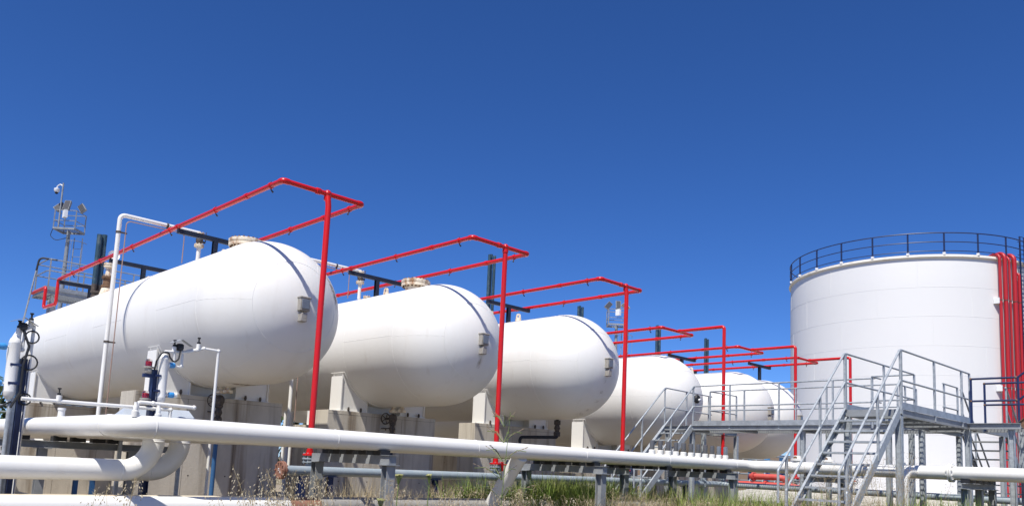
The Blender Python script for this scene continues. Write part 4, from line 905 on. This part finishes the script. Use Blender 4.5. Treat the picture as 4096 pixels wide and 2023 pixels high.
def mast(x, y, zb, label, camera, ladder_side):
    """Floodlight mast; zb is the basket floor."""
    t = thing('floodlight_mast', (x, y, GZ), label, 'light mast', 'floodlight masts')
    b = MB(); b.tube([(x, y, GZ), (x, y, zb)], [.13, .075], 14); b.build('pole', M['maststeel'], t)
    c, s = math.cos(R(-44)), math.sin(R(-44))
    def L(u, v, z): return (x + u * c - v * s, y + u * s + v * c, z)
    b = MB(); w = .46; d = .4
    for (a0, a1) in (((-w, -d), (w, -d)), ((w, -d), (w, d)), ((w, d), (-w, d)), ((-w, d), (-w, -d))):
        b.bar(L(*a0, zb), L(*a1, zb), .06, .08)
        for h in (.35, .80): b.tube([L(*a0, zb + h), L(*a1, zb + h)], .018, 6)
        b.bar(L(*a0, zb), L(*a0, zb + .82), .04, .04)
    for k in range(9): b.bar(L(-w + 2 * w * k / 8, -d, zb + .02), L(-w + 2 * w * k / 8, d, zb + .02), .02, .03)
    b.build('basket', M['maststeel'], t)
    for u, v, yaw, tilt in ((-w, -.1, 60, 40), (.02, -d, 0, 8), (w, .0, -60, -40)):
        cen = Vector(L(u, v, zb + 1.03)); yw = R(yaw - 44); Mx = Matrix.Translation(cen) @ Matrix.Rotation(R(-44), 4, 'Z') @ Matrix.Rotation(R(tilt if abs(yaw) > 1 else 0), 4, 'Y') @ Matrix.Rotation(R(-20), 4, 'X')
        q = MB(); q.box((-.13, -.04, -.22), (.13, .04, .22), 0)
        for kk in range(5): q.box((-.12 + .06 * kk - .006, .04, -.2), (-.12 + .06 * kk + .006, .08, .2), 0)
        q.v = [Mx @ p for p in q.v]; fl = q.build('floodlight', M['maststeel'], t)
        q = MB(); q.box((-.115, -.052, -.205), (.115, -.041, .205)); q.v = [Mx @ p for p in q.v]; q.build('lamp_face', M['darklens'], fl)
    b = MB(); b.box(L(-.12, -d - .03, zb + .45), L(.16, -d - .12, zb + .78)); b.build('junction_box', M['box'], t)
    if camera:
        q = MB(); q.tube([L(-.25, -d, zb), L(-.25, -d, zb + 2.0)], .035, 10); q.build('camera_pole', M['maststeel'], t)
        q = MB(); q.tube([L(-.25, -d, zb + 1.86), L(-.38, -d, zb + 1.95), L(-.5, -d, zb + 1.84), L(-.5, -d, zb + 1.75)], .022, 8, .06); q.lathe(L(-.5, -d, zb + 1.58), (0, 0, 1), [(.07, 0), (.11, .06), (.11, .16), (.05, .19)], 16); cm = q.build('camera', M['box'], t)
        q = MB(); q.ball(L(-.5, -d, zb + 1.57), .07, 14); q.build('camera_dome', M['black'], cm)
        q = MB(); q.tube([L(-w, -d, zb), L(-w - .1, -d, zb - .35), L(-.3, -d, zb - .55), (x, y - .08, zb - .3)], .014, 6, .15); q.build('cable', M['black'], t)
    lx = .28
    b = MB()
    for u in (lx, lx + .35): b.tube([L(u, 0, GZ), L(u, 0, zb - .3)], .022, 6)
    for k in range(int((zb - .5 - GZ) / .35)): b.cyl(L(lx, 0, GZ + .3 + .35 * k), L(lx + .35, 0, GZ + .3 + .35 * k), .011, 5)
    ld = b.build('ladder', M['maststeel'], t)
    b = MB()
    for k in range(5):
        z = zb - .55 - 1.1 * k
        b.tube([L(lx + .17 + .38 * math.cos(R(a)), -.1 + .42 * math.sin(R(a)), z) for a in range(-200, 21, 20)], .014, 6)
    for a in (-160, -90, -20): b.tube([L(lx + .17 + .38 * math.cos(R(a)), -.1 + .42 * math.sin(R(a)), zb - .55), L(lx + .17 + .38 * math.cos(R(a)), -.1 + .42 * math.sin(R(a)), zb - 4.95)], .008, 5)
    b.build('cage', M['maststeel'], ld)
    return t
mast(9.86, 38.0, 9.28, 'left floodlight mast with a white dome camera, behind the frontmost tank', True, 1)
mast(33.0, 26.1, 7.60, 'right floodlight mast between the third red riser and third bullet tank', False, 1)
# lamp on a bracket above the fourth tank
t = thing('bracket_lamp', (25.9, 18.9, 4.2), 'small silver lamp on a short arm above the stair tank', 'lamp')
q = MB(); q.tube([(25.85, 18.3, 4.2), (25.95, 18.15, 4.45)], .02, 8); q.build('arm', M['galv'], t)
q = MB(); q.lathe((25.95, 18.15, 4.40), (.5, -.3, .6), [(.03, 0), (.08, .05), (.1, .16), (.0, .17)], 14); q.build('lamp_head', M['alu'], t)

# ------------------------------------------------------------------ background
def frond_palm(x, y, zc, label):
    t = thing('palm_tree', (x, y, GZ), label, 'palm')
    b = MB(); b.tube([(x, y, GZ), (x + .1, y, zc * .5), (x, y, zc)], [.28, .22, .2], 12); b.build('trunk', M['bark'], t)
    b = MB()
    for k in range(26):
        a = random.uniform(0, 6.28); el = random.uniform(-.3, 1.2); Lf = random.uniform(2.0, 2.8); pts = []
        for j in range(8):
            s = j / 7 * Lf; pts.append(Vector((x + math.cos(a) * math.cos(el) * s, y + math.sin(a) * math.cos(el) * s, zc + math.sin(el) * s - .22 * s * s)))
        b.tube(pts, .02, 4)
        side = Vector((-math.sin(a), math.cos(a), 0))
        for j in range(1, 22):
            f = j / 22 * 6.99; i0 = int(f); p = pts[i0].lerp(pts[i0 + 1], f - i0); d = (pts[i0 + 1] - pts[i0]).normalized()
            for sg in (-1, 1):
                e = p + side * sg * .42 * math.sin(math.pi * (j + 3) / 27) + d * .22 + Vector((0, 0, -.12)); w = d * .035
                b.add([p - w, p + w, e], [(0, 1, 2)])
    b.build('crown', M['palm'], t); return t
frond_palm(10.2, 56, 3.6, 'small palm at the far left edge beyond the left gauge')
def bush(x, y, r, h, label, n=700):
    b = MB()
    for k in range(n):
        a = random.uniform(0, 6.28); u = random.random()**.5; z = random.uniform(0, 1); rad = r * u * (1 - .55 * z**2) * (0.8 + .3 * math.sin(a * 3 + x))
        c = Vector((x + rad * math.cos(a), y + rad * math.sin(a), GZ + h * z)); q = Vector((random.gauss(0, 1), random.gauss(0, 1), random.gauss(0, 1))).normalized(); w = q.orthogonal().normalized(); s = random.uniform(.12, .26)
        v2 = q.cross(w); b.add([c - w * s, c - v2 * s * .5, c + w * s, c + v2 * s * .5], [(0, 1, 2, 3)])
    return b
t = thing('bush', (9.0, 50, GZ), 'dark green bush under the palm at the far left edge', 'bush'); bush(9.4, 50, 3.0, 2.9, '').build('foliage', M['leafdark'], t)
q = MB(); q.tube([(9.4, 50, GZ), (9.4, 50, GZ + 1.6)], [.12, .05], 8); q.build('stem', M['bark'], t)
t = thing('rail_fence', (7.2, 42, GZ), 'pale blue pipe rails at the far left edge behind the left gauge', 'fence')
b = MB()
for z in (1.75, 1.45, .55, .35): b.cyl((4.0, 42, z), (9.6, 42, z), .035, 8)
b.build('rail', M['header'], t)
for x in (4.2, 6.8, 9.4): q = MB(); q.cyl((x, 42, GZ), (x, 42, 1.75), .04, 8); q.build('post', M['header'], t)
t = thing('brick_wall', (7, 46, GZ), 'low brick wall with a grey coping at the far left edge', 'wall')
q = MB(); q.box((-10, 46, GZ), (9.4, 46.3, -.55)); q.build('brickwork', M['brick'], t)
q = MB(); q.box((-10, 45.9, -.545), (9.42, 46.4, -.35)); q.build('coping', M['greysteel'], t)
t = thing('far_pipe_rack', (82, 45, GZ), 'distant rack of blue posts and pale rails under the last bullet tank', 'pipe rack')
for x in range(9):
    q = MB(); q.box((67 + 3.6 * x, 45, GZ), (67.45 + 3.6 * x, 45.5, 2.7)); q.build('post', M['skyblue'] if x % 2 else M['blue'], t)
q = MB()
for z in (-.3, .4, 1.0, 1.5, 2.0, 2.5): q.cyl((60, 44.8, z), (104, 44.8, z), .07, 8)
for k in range(16): q.cyl((60 + 2.8 * k, 44.7, GZ), (62.2 + 2.8 * k, 44.7, 2.0), .05, 6)
q.build('rail', M['header'], t)
q = MB(); q.box((58, 54, GZ), (125, 54.4, 3.3)); tag(q.build('tan_wall', M['tan']), 'long tan wall far behind the blue posted rack', 'wall')
q = MB(); q.box((-20, 62, GZ), (30, 62.3, .65)); tag(q.build('boundary_wall', M['bigtank']), 'pale boundary wall far behind, glimpsed between the first concrete piers', 'wall')

b = MB()
for k in range(7000):
    x = random.uniform(-30, 62); hh = 5.2 + 1.0 * math.sin(x * .55) + .7 * math.sin(x * 1.7 + 1); c = Vector((x, 66 + random.uniform(-1.5, 1.5), GZ + hh * random.random()**.7))
    q = Vector((random.gauss(0, 1), random.gauss(0, 1), random.gauss(0, 1))).normalized(); w = q.orthogonal().normalized(); v2 = q.cross(w); z = random.uniform(.2, .5)
    b.add([c - w * z, c - v2 * z * .6, c + w * z, c + v2 * z * .6], [(0, 1, 2, 3)])
tag(b.build('far_trees', M['leafdark']), 'dark green far tree line behind the boundary wall', 'trees', None, 'stuff')

# ------------------------------------------------------------------ grass and weeds
def blades(spots, hmin, hmax, w, lean, seg=3):
    b = MB(); V = []; F = []
    for (x, y) in spots:
        h = random.uniform(hmin, hmax); a = random.uniform(0, 6.28); ln = random.uniform(.1, lean) * h; ww = w * random.uniform(.6, 1.2)
        dx, dy = math.cos(a), math.sin(a); px, py = -dy * ww, dx * ww; o = len(V)
        for k in range(seg + 1):
            u = k / seg; q = 1 - u**1.6; zz = GZ + h * (u - .18 * u**3 * (ln / h) * 2); ox = dx * ln * u * u; oy = dy * ln * u * u
            V.append((x + ox + px * q, y + oy + py * q, zz)); V.append((x + ox - px * q, y + oy - py * q, zz))
        for k in range(seg): F.append((o + 2 * k, o + 2 * k + 1, o + 2 * k + 3, o + 2 * k + 2))
    return b.add(V, F)
def scatter(n, boxes):
    out = []
    for x0, y0, x1, y1, wgt in boxes:
        cl = [(random.uniform(x0, x1), random.uniform(y0, y1)) for _ in range(max(3, int((x1 - x0) * (y1 - y0) * 1.2)))]
        for _ in range(int(n * wgt)):
            if random.random() < .75: c = random.choice(cl); out.append((random.gauss(c[0], .22), random.gauss(c[1], .22)))
            else: out.append((random.uniform(x0, x1), random.uniform(y0, y1)))
    return out
g = blades(scatter(15000, [(11.6, 11.3, 18.0, 14.4, .70), (14.0, 8.2, 21.0, 10.6, .18), (16.5, 4.6, 19.2, 6.6, .12)]), .85, 1.68, .012, .75)
tag(g.build('green_grass', M['grass']), 'lush green grass growing under the pipe rack and stairs', 'grass', None, 'stuff')
g = blades(scatter(13000, [(8.8, 12.3, 19.0, 14.6, .40), (12.0, 8.8, 21.5, 10.8, .38), (22.5, 3.0, 40.0, 14.0, .22)]), .70, 1.50, .006, .9)
tag(g.build('dry_grass', M['straw']), 'dry straw coloured grass mixed among the green blades', 'grass', None, 'stuff')

def panicle(bs, bo, x, y, h, kind, lean=None):
    """One dry stalk with hanging spikelets: bs takes the stalk, bo the spikelets."""
    a = lean if lean is not None else random.uniform(0, 6.28); ln = random.uniform(.08, .26) * h; pts = []
    for k in range(7):
        u = k / 6; pts.append(Vector((x + math.cos(a) * ln * u**2.2, y + math.sin(a) * ln * u**2.2, GZ + h * (u - .05 * u**4))))
    bs.tube(pts, [.0035 - .0024 * k / 6 for k in range(7)], 4)
    n = random.randint(26, 44) if kind == 'oat' else random.randint(40, 64)
    for j in range(n):
        u = 1 - (.34 if kind == 'oat' else .26) * random.random(); f = u * 5.99; i0 = int(f); p = pts[i0].lerp(pts[i0 + 1], f - i0)
        ba = random.uniform(0, 6.28); bl = random.uniform(.03, .12) * (1.6 - u) * (1.2 if kind == 'oat' else .8); up = .5 * bl
        e = p + Vector((math.cos(ba) * bl, math.sin(ba) * bl, up)); tip = e + Vector((math.cos(ba) * .006, math.sin(ba) * .006, -random.uniform(.01, .03)))
        th = Vector((math.sin(ba), -math.cos(ba), 0)) * .0007; mid = p.lerp(e, .55) + Vector((0, 0, bl * .18)); bs.add([p - th, p + th, mid + th, mid - th, e + th, e - th, tip], [(0, 1, 2, 3), (3, 2, 4, 5), (5, 4, 6)])
        L = random.uniform(.017, .028) if kind == 'oat' else random.uniform(.010, .020); w = L * .21
        d = Vector((math.cos(ba) * .5, math.sin(ba) * .5, -.9 if kind == 'oat' else .4)).normalized(); s = d.orthogonal().normalized(); s2 = d.cross(s)
        c = tip + d * L * .5
        bo.add([tip, c + s * w, c + s2 * w, c - s * w, c - s2 * w, tip + d * L], [(0, 1, 2), (0, 2, 3), (0, 3, 4), (0, 4, 1), (5, 2, 1), (5, 3, 2), (5, 4, 3), (5, 1, 4)])
def tuft(label, spots, kind, name='wild_oats'):
    t = thing(name, (spots[0][0], spots[0][1], GZ), label, 'wild grass', 'tufts of seeding wild grass')
    bs, bo = MB(), MB()
    for (x, y, h, ln) in spots: panicle(bs, bo, x, y, h, kind, ln)
    bs.build('stalks', M['straw'], t); bo.build('spikelets', M['oat'] if kind == 'oat' else M['seed'], t)
def polar(px, dist, jit, n, h0, h1, lean=None):
    """Points standing about dist metres out on the bearing px (tan from +Y towards +X)."""
    out = []
    for _ in range(n):
        d = dist + random.gauss(0, jit * .6); a = px + random.gauss(0, jit * .35) / dist
        out.append((d * math.sin(a), d * math.cos(a), random.uniform(h0, h1), lean if lean is None else lean + random.gauss(0, .6)))
    return out
tuft('pale tuft of wild oats leaning left over the brown end cap', polar(R(30.2), 7.2, .62, 60, 1.0, 1.58, 2.7), 'oat')
tuft('sparse wild oats in front of the lower left pipes', polar(R(10.5), 6.0, 1.3, 12, 1.0, 1.50), 'oat')
tuft('wild oats below the left elbows', polar(R(18.0), 6.5, .5, 9, 1.05, 1.52), 'oat')
tuft('dry brown panicles beside the pipe support at the first riser', polar(R(38), 8.0, 1.3, 46, 1.0, 1.50), 'brown')
tuft('tangled oats and panicles left of the slanted pipe', polar(R(41), 8.5, 1.5, 60, .95, 1.45), 'oat')
tuft('oats in front of the grass at the slanted pipe', polar(R(46.5), 8.5, 1.6, 60, .9, 1.38), 'oat')
tuft('wild oats in the middle below the sight caps', polar(R(56), 9.5, 2.2, 130, .85, 1.36), 'oat')
tuft('brown grass panicles before the left stair foot', polar(R(52), 10, 2.2, 110, 1.0, 1.48), 'brown')
tuft('wild oats at the foot of the nearest stair', polar(R(63), 11, 1.5, 110, .85, 1.36), 'oat')
tuft('reddish panicles climbing through the nearest stair', polar(R(67.5), 13, 1.6, 90, 1.2, 2.15), 'brown')
tuft('dry oats below the white pipes at the right edge', polar(R(74), 12, 2.0, 90, .8, 1.22), 'oat')
# one tall stalk before the nearest pipe
t = thing('tall_grass_stalk', (4.6, 4.85, GZ), 'single tall grass stalk rising in front of the long white pipe', 'wild grass')
d0 = R(43.3); x, y = 6.2 * math.sin(d0), 6.2 * math.cos(d0); bs, bo = MB(), MB()
for q in range(1):
    pts = [Vector((x + .01 * k, y - .01 * k, GZ + 2.02 * k / 8)) for k in range(9)]; bs.tube(pts, [.006 - .0005 * k for k in range(9)], 6)
    for lv, zz in enumerate((1.36, 1.50, 1.64, 1.78, 1.9)):
        for s in range(5):
            a = random.uniform(0, 6.28); bl = .26 - .04 * lv; p = Vector((x + .05, y - .05, GZ + zz)); e = p + Vector((math.cos(a) * bl, math.sin(a) * bl, .08)); bs.tube([p, p.lerp(e, .6) + Vector((0, 0, .04)), e], .0022, 4)
            for j in range(5):
                c = p.lerp(e, .4 + .15 * j) + Vector((0, 0, .03)); dv = (e - p).normalized() * .018; n_ = Vector((0, 0, .004)); bo.add([c - dv, c + n_, c + dv, c - n_], [(0, 1, 2, 3)])
bs.build('stalk', M['stalk'], t); bo.build('seed_head', M['seed'], t)
b = MB()
for z, a, L in ((.62, 2.4, .5), (.5, -.6, .45), (.8, 2.6, .3)):
    p = Vector((x, y, GZ + z)); dv = Vector((math.cos(a), math.sin(a), 0)); w = Vector((0, 0, .012)); pr_ = [p, p + dv * L * .4 + Vector((0, 0, L * .45)), p + dv * L * .8 + Vector((0, 0, L * .5)), p + dv * L + Vector((0, 0, L * .25))]
    for k in range(3): b.add([pr_[k] - w, pr_[k] + w, pr_[k + 1] + w * .7, pr_[k + 1] - w * .7], [(0, 1, 2, 3)])
b.build('leaf', M['grass'], t)
def umbel(az, dist, h, r, label):
    x, y = dist * math.sin(R(az)), dist * math.cos(R(az)); t = thing('wild_carrot', (x, y, GZ), label, 'wildflower', 'wild carrot flowers')
    b = MB(); top = Vector((x + .03, y, GZ + h)); b.tube([(x, y, GZ), (x + .02, y + .02, GZ + h * .6), tuple(top - Vector((0, 0, .07)))], .0045, 6); fl = MB()
    for k in range(40):
        a = random.uniform(0, 6.28); u = random.random()**.5 * r; e = top + Vector((math.cos(a) * u, math.sin(a) * u, .02 - u * u * 3 + random.uniform(-.006, .006))); b.tube([tuple(top - Vector((0, 0, .07))), tuple(e)], .0014, 3); fl.ball(e, .0075, 6, 0, .7)
    b.build('stem', M['stalk'], t); fl.build('flower', M['umbel'], t)
umbel(36.55, 7.0, 1.47, .034, 'larger wild carrot flower before the right post of the first pipe support')
umbel(38.7, 7.2, 1.48, .030, 'wild carrot flower right of the first pipe support')
umbel(35.4, 7.0, 1.26, .036, 'white wild carrot flower below the grey header, left of the support post')
umbel(37.0, 7.1, 1.13, .030, 'lowest wild carrot flower at the foot of the first pipe support')
